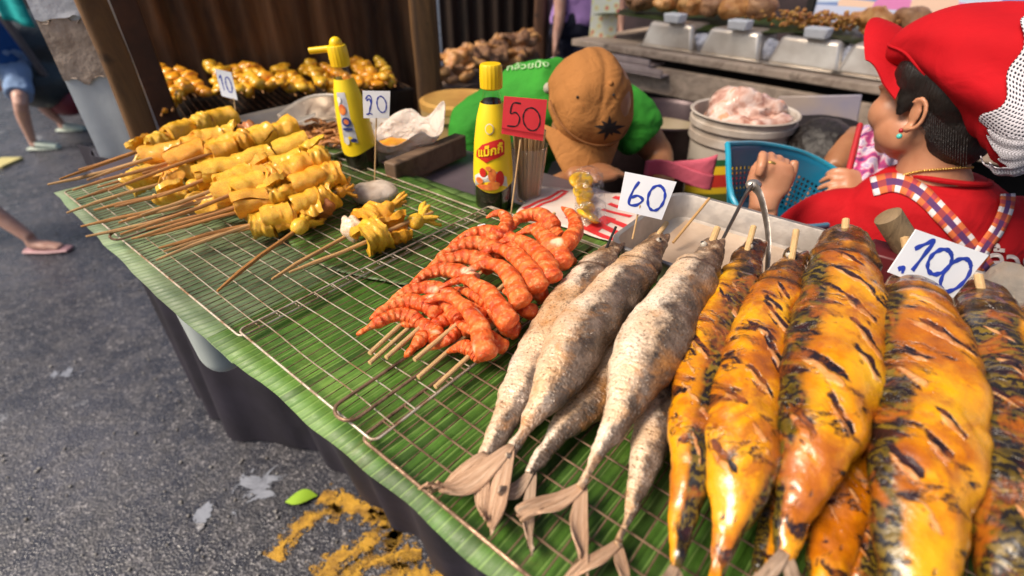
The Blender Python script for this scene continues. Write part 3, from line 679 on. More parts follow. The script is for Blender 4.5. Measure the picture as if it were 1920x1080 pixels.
for i, (P, z, hw) in enumerate([
    ([(670, 627), (706, 606), (742, 590), (770, 594), (788, 610)], 1.036, 15), ([(693, 599), (731, 574), (768, 564), (802, 574), (826, 592)], 1.044, 17),
    ([(722, 572), (760, 548), (800, 540), (836, 548), (856, 566)], 1.050, 17), ([(764, 538), (802, 513), (840, 506), (872, 516), (890, 530)], 1.054, 18),
    ([(788, 515), (830, 490), (872, 482), (906, 490), (925, 505)], 1.056, 18), ([(812, 492), (850, 466), (892, 456), (925, 466), (945, 480)], 1.058, 18),
    ([(840, 464), (876, 442), (914, 436), (948, 446), (962, 458)], 1.056, 18)]): prawn(k2, P, z, hw, 20 + i, .007)
k3 = thing('prawn_skewer', 'lowest skewer of deep orange prawns crushed beneath the two upper ones', 'prawn skewer', tuple(at(850, 620, 1.02)), GP)
pstick(k3, (693, 681), (850, 540), 1.026, 1.036); pstick(k3, (784, 708), (930, 580), 1.024, 1.034)
for i, (P, z, hw) in enumerate([
    ([(758, 670), (782, 645), (802, 618), (830, 600)], 1.030, 15), ([(792, 640), (814, 612), (840, 596), (866, 600), (880, 625)], 1.034, 17),
    ([(800, 655), (830, 640), (855, 620), (870, 600)], 1.030, 16), ([(838, 660), (862, 650), (884, 655), (905, 672)], 1.030, 16),
    ([(745, 610), (780, 605), (810, 618), (822, 640)], 1.032, 17), ([(880, 560), (905, 580), (920, 610)], 1.036, 17), ([(820, 560), (850, 575), (880, 585), (905, 600)], 1.044, 17),
    ([(850, 540), (880, 548), (905, 560), (925, 575)], 1.048, 17), ([(780, 560), (815, 560), (845, 575), (862, 600)], 1.046, 17)]): prawn(k3, P, z, hw, 40 + i, .006)
k4 = thing('prawn_skewer', 'top skewer whose last prawn curls up into a ring beside the red 50 sign', 'prawn skewer', tuple(at(1000, 430, 1.04)), GP)
pstick(k4, (880, 500), (1040, 400), 1.040, 1.05)
for i, (P, z, hw) in enumerate([
    ([(1052, 388), (1072, 402), (1080, 428), (1066, 452), (1040, 464), (1018, 462)], 1.070, 19), ([(955, 436), (972, 410), (1000, 402), (1026, 412), (1040, 430)], 1.062, 17),
    ([(912, 408), (938, 399), (950, 412), (944, 432), (926, 446), (918, 458)], 1.060, 15), ([(990, 428), (1012, 424), (1034, 432), (1050, 448)], 1.052, 15),
    ([(1000, 455), (1030, 462), (1056, 480), (1068, 498)], 1.050, 17), ([(900, 462), (940, 460), (975, 470), (1000, 488)], 1.050, 18)]): prawn(k4, P, z, hw, 60 + i, .008)

# ------------------------------------------------------------------ squid skewers
def curl(seed, turn, rad0, spiral, th, rag, mat=None, amp=.05):
    """a curled thick squid strip along X, unit length"""
    rnd = random.Random(seed); mb = MB(); ph = rnd.uniform(0, 6.28); flare = rnd.uniform(-.10, .14)
    def fn(u, v):
        a = ph + turn * (v - .5) + .25 * math.sin(u * 3 + seed); x = (u - .5) * (1 + rag * noise.noise(V_((v * 4, seed, 0)))) ; r = rad0 * (1 + flare * (2 * u - 1)) + spiral * v + .045 * noise.noise(V_((u * 3, v * 3, seed)))
        return (x, r * math.cos(a) + .05 * math.sin(u * 3.4 + seed), r * math.sin(a) * .82 + .04 * math.cos(u * 3 + seed))
    mb.sheet(fn, 22, 26, th); me = mb.mesh('squid_piece', mat or M_SQ, sharp=60); disp(me, amp, 3.4, seed, 5); return me
V_ = Vector
def squid_roll(seed): return curl(seed, 6.2, .26, .05, .13, .18)
def squid_chunk(seed, mat=None):
    """folded lump of squid, unit size"""
    if mat is None: return curl(seed, 4.6, .24, .10, .16, .8, None, .09)
    mb = MB(); mb.ell((0, 0, 0), (.50, .36, .30), n=26, m=18); me = mb.mesh('squid_piece', mat, sharp=0)
    disp(me, .20, 1.7, seed * 3.1, 3); disp(me, .06, 5, seed, 4); return me
def squid_tent(seed):
    """frilled tentacle bunch, unit size"""
    rnd = random.Random(seed); mb = MB(); mb.ell((-.2, 0, 0), (.3, .26, .24), n=14, m=10)
    for k in range(7):
        a = rnd.uniform(-1.1, 1.1); b = rnd.uniform(-.6, .6); c = rnd.uniform(-.5, .5)
        P = [(-.1, 0, 0), (.15, .12 * a, .1 * b), (.38, .34 * a, .2 * b), (.55, .42 * a + .1 * c, .3 * b)]
        mb.tube([Vector(q) for q in spline(P, 8)], [.13 - .012 * i for i in range(8)], 8)
    me = mb.mesh('squid_piece', M_SQ, sharp=0); disp(me, .04, 6, seed, 3); return me
ROLLS = [squid_roll(k) for k in range(5)]; CHUNKS = [squid_chunk(k + 10) for k in range(5)]; TENTS = [squid_tent(k + 30) for k in range(3)]
PALE = [squid_chunk(50, M_SQW), squid_chunk(51, M_SQB)]
def piece(root, me, p, d, L, W, roll, name='squid_piece'):
    o = bpy.data.objects.new(name, me); C.objects.link(o); d = d.normalized()
    q = d.to_track_quat('X', 'Z') @ Matrix.Rotation(roll, 3, 'X').to_quaternion()
    o.parent = root; o.rotation_mode = 'QUATERNION'; o.rotation_quaternion = q; o.location = p - root.location; o.scale = (L, W, W); return o
GQ = 'squid skewers piled at the far end'
def skewer(label, a, b, za, zb, start, plan, w=1.0, mat=None, seed=0, r=.0031, name='squid_skewer', group=GQ):
    rnd = random.Random(seed + 100); A, B = at(*a, za), at(*b, zb); root = thing(name, label, 'squid skewer', tuple(A.lerp(B, .5)), group)
    D = (B - A); L = D.length; mb = MB()
    mb.tube([A.lerp(B, k / 6) + Vector((0, 0, .002 * math.sin(k * 1.3 + seed))) for k in range(7)], [r * .55] + [r] * 5 + [r * .8], 8); mb.build('stick', mat or M_BAMD, root, sharp=30)
    u = start; n = len(plan); tot = (1 - start) * L; unit = tot / sum({'R': 1.25, 'C': .8, 'T': .95, 'P': .7, 'B': .8}[c] for c in plan)
    for c in plan:
        l = unit * {'R': 1.25, 'C': .8, 'T': .95, 'P': .7, 'B': .8}[c]; p = A + D * (u + l / 2 / L); u += l / L
        me = {'R': rnd.choice(ROLLS), 'C': rnd.choice(CHUNKS), 'T': rnd.choice(TENTS), 'P': PALE[0], 'B': PALE[1]}[c]
        dd = D.normalized() + Vector((rnd.uniform(-.2, .2), rnd.uniform(-.2, .2), rnd.uniform(-.1, .1)))
        ww = w * {'R': .055, 'C': .057, 'T': .052, 'P': .058, 'B': .055}[c] * rnd.uniform(.88, 1.12) * (1 if c != 'R' else .98)
        piece(root, me, p + Vector((0, rnd.uniform(-.005, .005), rnd.uniform(-.003, .005))), dd, l * .98, ww, rnd.uniform(0, 6.28))
    return root
J = [('nearest squid skewer on top of the pile, its stick tip just past the rack rim', (293, 488), (660, 350), 1.03, 1.060, .50, 'RRCT'),
 ('squid skewer of fat smooth rolls, second from the near side on top', (257, 448), (640, 322), 1.05, 1.082, .44, 'RCRC'),
 ('squid skewer with a wrinkled wide roll at the middle of the top layer', (227, 442), (612, 296), 1.055, 1.092, .50, 'RCRC'),
 ('squid skewer with the longest bare stick, in the middle of the pile', (265, 403), (606, 282), 1.055, 1.094, .38, 'RCRC'),
 ('squid skewer with three short rolls behind the wide wrinkled one', (295, 368), (575, 268), 1.06, 1.096, .28, 'RRR'),
 ('squid skewer ending in a long straight roll at the back right of the pile', (202, 355), (552, 236), 1.06, 1.094, .50, 'RCRR'),
 ('squid skewer ending in a round orange lump near the back', (163, 337), (475, 236), 1.06, 1.092, .46, 'RRCB'),
 ('squid skewer with a big pale yellow roll, third from the back', (137, 358), (450, 262), 1.055, 1.088, .52, 'RR'),
 ('rearmost squid skewer, a long thin piece sticking up towards the tiny price card', (113, 338), (432, 215), 1.06, 1.086, .46, 'CRCR'),
 ('squid skewer whose stick tip reaches farthest over the road', (90, 347), (400, 268), 1.05, 1.078, .55, 'RC'),
 ('squid skewer with small golden pieces at the back corner of the rack', (147, 317), (345, 262), 1.045, 1.066, .50, 'CR'),
 ('lower squid skewer with a loose yellow ring near its tip', (143, 372), (420, 290), 1.035, 1.055, .30, 'CRC'),
 ('lower squid skewer crossing beneath the back of the pile, dark stick', (125, 398), (430, 305), 1.03, 1.052, .55, 'CCR'),
 ('lower squid skewer with pale chunks half way along', (177, 395), (450, 330), 1.03, 1.052, .42, 'CTC'),
 ('lower squid skewer with a scorched stick resting on the rim wire', (153, 427), (470, 345), 1.025, 1.050, .58, 'TC'),
 ('lower squid skewer with the darkest stick, hanging over the leaf edge', (162, 445), (500, 362), 1.022, 1.048, .60, 'CC'),
 ('lower squid skewer with frilled pieces under the near rolls', (247, 447), (565, 372), 1.025, 1.050, .58, 'TCT'),
 ('bottom squid skewer with a frilled yellow end near the front', (297, 463), (560, 400), 1.024, 1.042, .62, 'TC'),
 ('short bottom squid stick peeking out under the front skewers', (307, 470), (600, 392), 1.022, 1.040, .55, 'CTC'),
 ('squid skewer squeezed in the middle layer with a knobbly piece', (223, 418), (590, 312), 1.045, 1.072, .48, 'RCRR')]
J += [('squid skewer of narrow rolls tucked between the two nearest top skewers', (275, 432), (628, 335), 1.045, 1.070, .46, 'RCR'),
 ('squid skewer just behind the fat smooth rolls, ending in a frill', (240, 412), (600, 318), 1.045, 1.078, .44, 'RRT'),
 ('squid skewer of three golden rolls under the longest bare stick', (215, 388), (560, 290), 1.045, 1.076, .42, 'RCR'),
 ('squid skewer of small rolls between the back right one and the orange lump', (182, 350), (520, 252), 1.05, 1.080, .45, 'RCR')]
for i, (lab, a, b, za, zb, s_, plan) in enumerate(J): skewer(lab, a, b, za, zb, s_, plan, .92, M_BAM if i % 3 == 0 else M_BAMD, i)
skewer('lone squid skewer with a browned tip, on bare rack between pile and small group', (407, 545), (622, 378), 1.022, 1.040, .60, 'TB', .9, M_BAMD, 31, group='loose squid skewers')
skewer('small squid skewer with one white lump, pointing to the browned piece', (510, 525), (752, 378), 1.022, 1.045, .50, 'PCT', .95, M_BAM, 32, group='loose squid skewers')
skewer('small squid skewer with a long ragged golden end, nearest the prawns', (543, 513), (812, 398), 1.022, 1.048, .46, 'CCT', 1.0, M_BAM, 33, group='loose squid skewers')
# ------------------------------------------------------------------ price cards
def card(label, quad, y, sticks, digits, ink=None, mat=None, strip=False, hw=.0011, name='price_card', thick=.0012, depth=None):
    """quad TL,TR,BR,BL in the photograph; y = distances of the four corners"""
    Q = [aty(px, py, yy) for (px, py), yy in zip(quad, y)]
    root = thing(name, label, 'price sign', tuple(aty(*sticks[-1][:2], sticks[-1][2])), 'handwritten price cards')
    nrm = (Q[1] - Q[0]).cross(Q[3] - Q[0]).normalized()
    if nrm.y > 0: nrm = -nrm
    f = lambda u, v: Q[0].lerp(Q[1], u).lerp(Q[3].lerp(Q[2], u), v) + nrm * (.0010 * math.sin(u * 3) * math.sin(v * 2.5))
    mb = MB(); mb.sheet(lambda u, v: f(u, v), 8, 8, thick); m2 = mb.build('card', mat or M_CARD, root, sharp=30)
    d0 = (f(.5 + .01, .5) - f(.5, .5)).cross(f(.5, .51) - f(.5, .5)).normalized()
    off = thick + .0004 if d0.dot(nrm) < 0 else .0004
    mb = MB()
    for st_ in digits:
        P = [Vector(f(u, v)) + nrm * off for u, v in spline(st_, max(8, 6 * len(st_)))]; prev = None
        for i, p in enumerate(P):
            T = (P[min(i + 1, len(P) - 1)] - P[max(i - 1, 0)]).normalized(); S = T.cross(nrm).normalized()
            k = hw * (1 + .25 * math.sin(i * .7)); row = [mb.vert(p - S * k), mb.vert(p + nrm * .0002), mb.vert(p + S * k)]
            if prev: mb.face([prev[0], prev[1], row[1], row[0]]); mb.face([prev[1], prev[2], row[2], row[1]])
            prev = row
    mb.build('handwriting', ink or M_INK, root, sharp=0)
    mb = MB(); S = [aty(*q) for q in sticks]; mb.tube(S, .0013, 8); mb.build('stick', M_BAML if ink is None or True else M_BAM, root)
    if strip:
        mb = MB(); mb.sheet(lambda u, v: f(u, .83 + .03 * v) + nrm * (off + .0006), 6, 2, .0003); mb.build('fold', simple('card_fold', (.55, .02, .035), None, 8, .6, 0), root)
    return root
def zero(cx, cy, rx, ry, k=0.0, ov=.25):
    return [(cx + rx * math.sin(a) + k * math.cos(a) * ry, cy - ry * math.cos(a)) for a in [2 * math.pi * (1 + ov / 3) * i / 13 + .3 for i in range(14)]]
card('white card reading 20 on a thin stick stuck in pale squid', [(680, 170), (732, 171), (730, 221), (682, 221)], [.90] * 4,
     [(706, 215, .905), (704, 280, .90), (702, 362, .893)], [[(.10, .30), (.20, .16), (.30, .22), (.32, .40), (.28, .62), (.20, .88)], [(.12, .86), (.24, .82), (.36, .86)], [(.14, .36), (.24, .28), (.30, .45), (.24, .7)], zero(.70, .48, .17, .30, -.15)], hw=.0010)
card('red card reading 50 on a stick above the prawns', [(945, 180), (1026, 187), (1018, 264), (940, 250)], [.76] * 4,
     [(976, 262, .759), (966, 340, .748), (957, 410, .735)], [[(.40, .14), (.22, .16), (.18, .42), (.30, .38), (.40, .52), (.34, .72), (.12, .76)], zero(.68, .50, .20, .28, -.1)], ink=M_INKB, mat=M_RED, strip=True, hw=.0010)
card('white card reading 60 stuck in the head of a silver fish', [(1172, 322), (1268, 341), (1240, 412), (1158, 393)], [.62, .62, .60, .60],
     [(1200, 385, .603), (1194, 410, .60), (1186, 448, .592)], [[(.30, .18), (.22, .45), (.20, .78), (.36, .78), (.46, .62), (.34, .54), (.22, .62)], zero(.72, .50, .17, .32, -.05)], hw=.0016)
card('white tilted card reading 100 above the largest golden fish', [(1716, 430), (1852, 478), (1785, 558), (1663, 510)], [.462, .462, .440, .440],
     [(1722, 525, .447), (1718, 535, .447), (1714, 548, .450)], [[(.12, .38), (.20, .22), (.28, .10), (.27, .40), (.26, .80)], [(.09, .88), (.13, .80), (.17, .92)], zero(.50, .45, .14, .27, -.05), zero(.80, .58, .16, .36, -.05)], hw=.0021)
card('tiny white card reading 10 leaning over the back of the squid pile', [(403, 129), (434, 136), (446, 188), (416, 180)], [1.30, 1.30, 1.27, 1.27],
     [(438, 184, 1.27), (441, 205, 1.26), (444, 232, 1.24)], [[(.14, .34), (.26, .22), (.28, .76)], zero(.66, .50, .17, .28, 0)], hw=.0013)
mb = MB(); p = at(703, 362, 1.03); mb.ell(p, (.042, .034, .018), n=24, m=14); me = mb.mesh('steamed_bun', simple('pale_steamed_squid', (.72, .62, .52), (.52, .40, .30), 30, .5, .002), sharp=0); disp(me, .006, 30, 3, 3)
tag(put('squid_slab', me), 'pale flat piece of squid with the 20 card stuck in it', 'squid piece')
mb = MB(); mb.box(at(905, 428, 1.026), (.014, .012, .010), Matrix.Rotation(.5, 3, 'Z')); tag(mb.build('foam_cube', M_CARD, bevel=.002), 'small white cube beside the tail end of the prawns', 'cube')

# ------------------------------------------------------------------ text as flat mesh
def text_mesh(s, font_size=1.0, bold=0.0):
    cu = bpy.data.curves.new('t', 'FONT'); cu.body = s; cu.size = font_size; cu.align_x = 'CENTER'; cu.align_y = 'CENTER'; cu.resolution_u = 3; cu.offset = bold
    o = bpy.data.objects.new('t', cu); C.objects.link(o); dg = bpy.context.evaluated_depsgraph_get(); dg.update()
    me = bpy.data.meshes.new_from_object(o.evaluated_get(dg)); bpy.data.objects.remove(o)
    bm = bmesh.new(); bm.from_mesh(me); bmesh.ops.triangulate(bm, faces=bm.faces[:])
    for _ in range(1): bmesh.ops.subdivide_edges(bm, edges=[e for e in bm.edges if e.calc_length() > font_size * .12], cuts=1)
    bm.to_mesh(me); bm.free(); return me
def decal(name, me, fn, mat, parent):
    for v in me.vertices: v.co = fn(v.co.x, v.co.y)
    setmat(me, mat); return put(name, me, parent)

# ------------------------------------------------------------------ sauce bottles
M_BOT = m_thin('bottle_glass')
M_SAUCE = simple('dark_sauce', (.012, .006, .004), None, 10, .08, 0); M_YC = simple('yellow_cap', (.86, .58, .008), (.80, .50, .005), 20, .35, 0)
M_YL = simple('yellow_label', (.88, .66, .012), (.86, .60, .01), 10, .45, 0); M_RL = simple('label_red', (.70, .02, .015), None, 10, .45, 0); M_WL = simple('label_white', (.82, .80, .76), None, 10, .45, 0)
M_BL = simple('label_blue', (.03, .05, .22), None, 10, .45, 0); M_OL = simple('label_orange', (.85, .28, .05), (.6, .1, .03), 90, .45, 0)
PROF = [(.030, 0), (.034, .004), (.0345, .03), (.0335, .07), (.030, .12), (.0245, .16), (.018, .185), (.0135, .20), (.0125, .222)]
def prof_r(z):
    for (r0, z0), (r1, z1) in zip(PROF, PROF[1:]):
        if z0 <= z <= z1: return r0 + (r1 - r0) * (z - z0) / (z1 - z0)
    return PROF[-1][0]
def bottle(label, base, lean, face, opened, sc_=1.0):
    root = thing('sauce_bottle', label, 'sauce bottle', tuple(base), 'sauce bottles')
    rot = Matrix.Rotation(lean[0], 3, 'X') @ Matrix.Rotation(lean[1], 3, 'Y')
    def W(r, a, z): return base + rot @ Vector((r * math.cos(a), r * math.sin(a), z)) * sc_
    mb = MB(); mb.lathe([(r * sc_, z * sc_) for r, z in PROF], base, 40, rot, True); mb.build('bottle_glass', M_BOT, root, sharp=60)
    mb = MB(); fill = .19 if not opened else .05
    mb.lathe([((prof_r(z) - .0022) * sc_, z * sc_) for z in [.004 + (fill - .004) * i / 9 for i in range(10)]], base, 32, rot, True); mb.build('sauce', M_SAUCE, root, sharp=60)
    def shell(z0, z1, a0, a1, off, mat, name, parent, edge=None):
        mb = MB(); mb.sheet(lambda u, v: W(prof_r(z0 + (z1 - z0) * v) + off, a0 + (a1 - a0) * u, z0 + (z1 - z0) * v + (edge(u) * (1 - v) if edge else 0)), 40, 14, -.0003 * sc_)
        return mb.build(name, mat, parent, sharp=30)
    lb = shell(.048, .186, face - 2.2, face + 2.2, .0006, M_YL, 'label', root, lambda u: .006 * math.sin(u * 9))
    def L(x, y, o=.0012): return W(prof_r(y) + o, face + x / .033, y)
    def dec(pts, mat, name, o=.0012):
        mb = MB(); c = (sum(p[0] for p in pts) / len(pts), sum(p[1] for p in pts) / len(pts)); n = len(pts)
        K = 3; g = [[mb.vert(L(c[0] + (p[0] - c[0]) * k / K, c[1] + (p[1] - c[1]) * k / K, o)) for p in pts] for k in range(1, K + 1)]; cv = mb.vert(L(*c, o))
        for i in range(n):
            j = (i + 1) % n; mb.face([cv, g[0][i], g[0][j]])
            for k in range(K - 1): mb.face([g[k][i], g[k + 1][i], g[k + 1][j], g[k][j]])
        return mb.build(name, mat, lb, sharp=0)
    circ = lambda cx, cy, rx, ry, n=20: [(cx + rx * math.cos(2 * math.pi * i / n), cy + ry * math.sin(2 * math.pi * i / n)) for i in range(n)]
    if not opened:
        dec([(-.026, .112), (-.014, .124), (.004, .131), (.022, .134), (.028, .128), (.026, .108), (.016, .104), (.002, .100), (-.006, .095), (-.018, .100), (-.027, .102)], M_RL, 'emblem', .0024)
        t = text_mesh('แม็กกี้', .019, .0006); decal('lettering', t, lambda x, y: L(x * 1.0 + .001, .1145 + y * 1.0 + x * .22, .0036), M_YL, lb)
        dec(circ(0, .150, .0085, .0085), M_WL, 'seal', .0024); dec(circ(0, .150, .0072, .0072), M_YL, 'seal_ring', .0030)
        dec([(-.030, .05), (-.03, .068), (-.02, .075), (-.008, .07), (.0, .078), (.014, .08), (.028, .068), (.03, .05)], M_WL, 'food_picture', .0022)
        for q, (cx, cy, rx, ry) in enumerate([(-.012, .078, .006, .008), (.004, .074, .007, .012), (.016, .068, .007, .014), (-.018, .063, .007, .006), (.006, .058, .010, .006), (-.002, .086, .005, .004)]):
            dec(circ(cx, cy, rx, ry, 12), M_RL if q in (2, 0) else M_OL, 'food_picture', .0028 + q * .0002)
        dec(circ(-.004, .053, .018, .005, 14), M_OL, 'food_picture', .0042)
    else:
        dec([(-.002, .07), (-.002, .165), (.020, .165), (.026, .07)], simple('label_grey', (.55, .56, .60), (.4, .4, .45), 60, .45, 0), 'label_text_block', .0022)
        for cx, cy, rx, ry, m in [(.008, .135, .008, .010, M_OL), (.012, .112, .009, .009, M_BL), (.012, .112, .005, .005, M_OL), (.012, .098, .010, .003, M_BL), (.006, .075, .005, .008, M_WL), (.019, .076, .006, .004, M_BL), (.004, .152, .005, .006, M_WL)]:
            dec(circ(cx, cy, rx, ry, 14), m, 'printed_mark', .0030 + .0002 * abs(cx * 100 % 3))
    mb = MB(); r = .0175 * sc_; cp = [(.013, .206), (.0175, .208), (.018, .222), (.0175, .240), (.0155, .244)]
    ring = lambda: None
    cpb = MB(); 
    n = 36; rings = []
    for r_, z_ in cp: rings.append([cpb.vert(W(r_ * (1 + (.04 if k % 2 else 0)), 2 * math.pi * k / n, z_)) for k in range(n)])
    for i in range(len(rings) - 1):
        for k in range(n): cpb.face([rings[i][k], rings[i][(k + 1) % n], rings[i + 1][(k + 1) % n], rings[i + 1][k]])
    cpb.face(rings[-1]); cpb.face(list(reversed(rings[0]))); cap = cpb.build('cap', M_YC, root, bevel=.0008, sharp=30)
    if opened:
        mb = MB(); a = W(.012, math.pi, .238); b = W(.052, math.pi, .236); mb.tube([a, a.lerp(b, .5), b], .006, 12); mb.build('spout_lid', M_YC, cap)
        mb = MB(); mb.ell(W(0, 0, .246), .012, n=14, m=8); mb.build('spout', M_YC, cap)
    return root
bottle('upright dark sauce bottle with yellow cap and red emblem, behind the prawns', at(926, 388, 1.0), (0, 0), R(-97), False, 1.0)
bottle('sauce bottle with its yellow spout lid flipped open, behind the small squid group', at(684, 318, 1.0), (.03, -.05), R(-118), True, 1.0)

# ------------------------------------------------------------------ things on the back of the table
root = thing('skewer_cup', 'clear plastic cup packed with bamboo skewers beside the red card', 'cup', tuple(at(990, 372, 1.0)))
c0 = at(990, 372, 1.0); mb = MB(); mb.lathe([(.022, 0), (.023, .002), (.033, .10), (.034, .103), (.032, .10), (.0215, .004)], c0, 32); mb.build('cup', m_glass('clear_plastic', (.95, .9, .84), .15, 1.2, .001), root, sharp=50)
rnd = random.Random(5); mb = MB()
for k in range(70):
    a, q = rnd.uniform(0, 6.28), rnd.uniform(0, 1) ** .5; b = rnd.uniform(.12, .135)
    mb.tube([c0 + Vector((.017 * q * math.cos(a), .017 * q * math.sin(a), .004)), c0 + Vector((.029 * q * math.cos(a + .1), .029 * q * math.sin(a + .1), b))], .0016, 6)
mb.build('bamboo_skewers', M_BAML, root, sharp=30)['kind'] = 'stuff'

# metal tray behind the fish
def tray(name, label, s0, s1, t0, t1, z, h, rad, mats, rim=.008, wall=.02, parentless=True):
    cx, cy = (s0 + s1) / 2, (t0 + t1) / 2; root = thing(name, label, 'tray', tuple(st(cx, cy, z)))
    def loop(ins, zz):
        pts = []; r = max(rad - ins * .6, .006)
        for a_s, a_t, a0 in ((s1 - ins - r, t1 - ins - r, 0), (s0 + ins + r, t1 - ins - r, 90), (s0 + ins + r, t0 + ins + r, 180), (s1 - ins - r, t0 + ins + r, 270)):
            for k in range(7):
                a = R(a0 + 15 * k); pts.append(st(a_s + r * math.cos(a), a_t + r * math.sin(a), zz))
        return pts
    mb = MB(); loops = [loop(wall + .004, z), loop(wall * .8, z + .004), loop(rim, z + h - .002), loop(rim * .9, z + h), loop(rim * .4, z + h + .001), loop(0, z + h), loop(0, z + h - .004), loop(rim * .7, z + h - .006), loop(wall * .9, z - .002), loop(wall + .01, z - .003)]
    ids = [[mb.vert(p) for p in l] for l in loops]; n = len(ids[0])
    for i in range(len(ids) - 1):
        for k in range(n): mb.face([ids[i][k], ids[i][(k + 1) % n], ids[i + 1][(k + 1) % n], ids[i + 1][k]])
    mb.face(list(reversed(ids[0]))); mb.face(ids[-1]); mb.build('tray_pan', mats, root, sharp=50); return root
tray('metal_tray', 'rectangular grey metal tray that the fish heads rest on', -.42, .175, .415, .655, 1.012, .040, .035, m_metal('dull_tray', (.66, .60, .54), .38))
# grease and paper in the tray
mb = MB(); mb.sheet(lambda u, v: st(-.38 + .52 * u, .445 + .185 * v, 1.0145 + .0008 * noise.noise(Vector((u * 9, v * 5, 0)))), 40, 16, .0006)
tag(mb.build('greasy_paper', simple('greasy_paper', (.52, .39, .28), (.36, .25, .17), 9, .35, .001)), 'greasy brown paper lining the metal tray', 'paper')
mb = MB(); q = [at(1262, 455, 1.03), at(1330, 372, 1.075)]; mb.tube([q[0], q[0].lerp(q[1], .5), q[1]], .0022, 8); mb.build('x', M_BAM); bpy.data.objects[-1] if False else None
o = [x for x in C.objects if x.name == 'x'][0]; o.name = 'bamboo_stick'; o.data.name = 'bamboo_stick'; tag(o, 'loose bamboo stick leaning over the left rim of the metal tray', 'stick')
# tongs
root = thing('tongs', 'worn steel tongs standing up in the metal tray', 'tongs', tuple(at(1412, 350, 1.10)))
for pts in ([(1412, 348, 1.125), (1400, 362, 1.122), (1375, 410, 1.095), (1352, 455, 1.07), (1340, 478, 1.058)], [(1412, 348, 1.125), (1425, 365, 1.122), (1436, 410, 1.098), (1441, 455, 1.075), (1438, 520, 1.045)]):
    P = [at(*q) for q in pts]; S = spline([p[:] for p in P], 16); mb = MB(); mb.loft([Vector(q) for q in S], [(.0065 - .002 * (i / 15), .0016) for i in range(16)], 10, up=(.3, 1, 0)); mb.build('arm', m_metal('tongs_steel', (.34, .30, .27), .32, 60), root)
mb = MB(); mb.ell(at(1413, 346, 1.126), (.011, .009, .007), n=14, m=8); mb.build('hinge', M_ALU, root)
# heavy wooden stick (pestle) behind the 100 sign
mb = MB(); A, B = at(1720, 490, 1.05), aty(1662, 402, .60); mb.tube([A, A.lerp(B, .5), A.lerp(B, .97), B], [.017, .0165, .0165, .012], 20)
me = mb.mesh('pestle', m_wood('grey_wood', (.22, .15, .08), (.10, .065, .035), (1, 1, 6), 30)); disp(me, .0015, 30, 2); tag(put('pestle', me), 'thick round brown wooden pestle standing behind the 100 card', 'pestle')
# red printed paper and packet
root = thing('printed_paper', 'crumpled white paper printed in red beside the metal tray', 'paper', tuple(at(1090, 420, 1.005)))
QP = [at(1010, 352, 1.004), at(1250, 375, 1.004), at(1190, 470, 1.004), at(968, 402, 1.004)]
pf = lambda u, v: QP[0].lerp(QP[1], u).lerp(QP[3].lerp(QP[2], u), v) + Vector((0, 0, .004 * noise.noise(Vector((u * 5, v * 4, 2))) + .004))
mb = MB(); mb.sheet(pf, 30, 20, -.0006); mb.build('sheet', simple('paper_white', (.72, .62, .56), (.60, .48, .42), 12, .6, .001), root, sharp=0)
M_PRT = simple('red_print', (.70, .035, .04), (.60, .03, .03), 20, .55, 0)
def pdec(pts, o=.0009, name='print'):
    mb = MB(); n = len(pts); c = (sum(p[0] for p in pts) / n, sum(p[1] for p in pts) / n); K = 4
    g = [[mb.vert(pf(c[0] + (p[0] - c[0]) * k / K, c[1] + (p[1] - c[1]) * k / K) + Vector((0, 0, o))) for p in pts] for k in range(1, K + 1)]; cv = mb.vert(pf(*c) + Vector((0, 0, o)))
    for i in range(n):
        j = (i + 1) % n; mb.face([cv, g[0][i], g[0][j]])
        for k in range(K - 1): mb.face([g[k][i], g[k + 1][i], g[k + 1][j], g[k][j]])
    mb.build(name, M_PRT, root, sharp=0)
def bar(u0, v0, u1, v1, wd):
    L = math.hypot(u1 - u0, v1 - v0); nx, ny = -(v1 - v0) / L * wd, (u1 - u0) / L * wd; m = 6
    return [(u0 + (u1 - u0) * i / m + nx, v0 + (v1 - v0) * i / m + ny) for i in range(m + 1)] + [(u1 - (u1 - u0) * i / m - nx, v1 - (v1 - v0) * i / m - ny) for i in range(m + 1)]
for a in [(.03, .85, .20, .15, .016), (.09, .85, .25, .18, .016), (.05, .88, .12, .84, .018), (.2, .12, .26, .16, .018), (.62, .12, .90, .20, .03), (.62, .28, .86, .36, .03), (.60, .44, .84, .50, .028), (.70, .66, .98, .72, .035), (.64, .80, .92, .86, .035), (.56, .92, .84, .97, .03), (.70, .60, .64, .90, .05), (.36, .62, .50, .70, .04), (.40, .80, .5, .84, .03)]: pdec(bar(*a))
# snack packets
mb = MB()
for k in range(4):
    p = at(1090 + 4 * k, 338 + 22 * k, 1.035 - .004 * k); mb.ell(p, (.026, .019, .007), Matrix.Rotation(.5 + .5 * k, 3, 'Z') @ Matrix.Rotation(.5, 3, 'X'), 18, 10)
root = thing('snack_packet', 'small clear packet of bright yellow slices lying on the printed paper', 'packet', tuple(at(1100, 380, 1.01)))
mb.build('yellow_slices', simple('yellow_slices', (.86, .55, .015), (.80, .38, .01), 60, .4, .001), root, sharp=0)
mb = MB(); a, b, c_, d = at(1075, 322, 1.05), at(1130, 322, 1.045), at(1140, 425, 1.02), at(1080, 430, 1.02)
mb.sheet(lambda u, v: a.lerp(b, u).lerp(d.lerp(c_, u), v) + Vector((0, 0, .012 * math.sin(u * math.pi) + .003 * noise.noise(Vector((u * 7, v * 9, 1))))), 20, 26, .0004)
M_FILM = N('clear_film'); _f = M_FILM.n('ShaderNodeBsdfTransparent'); _g = M_FILM.n('ShaderNodeBsdfGlossy'); _g.inputs['Roughness'].default_value = .12; _m = M_FILM.n('ShaderNodeMixShader')
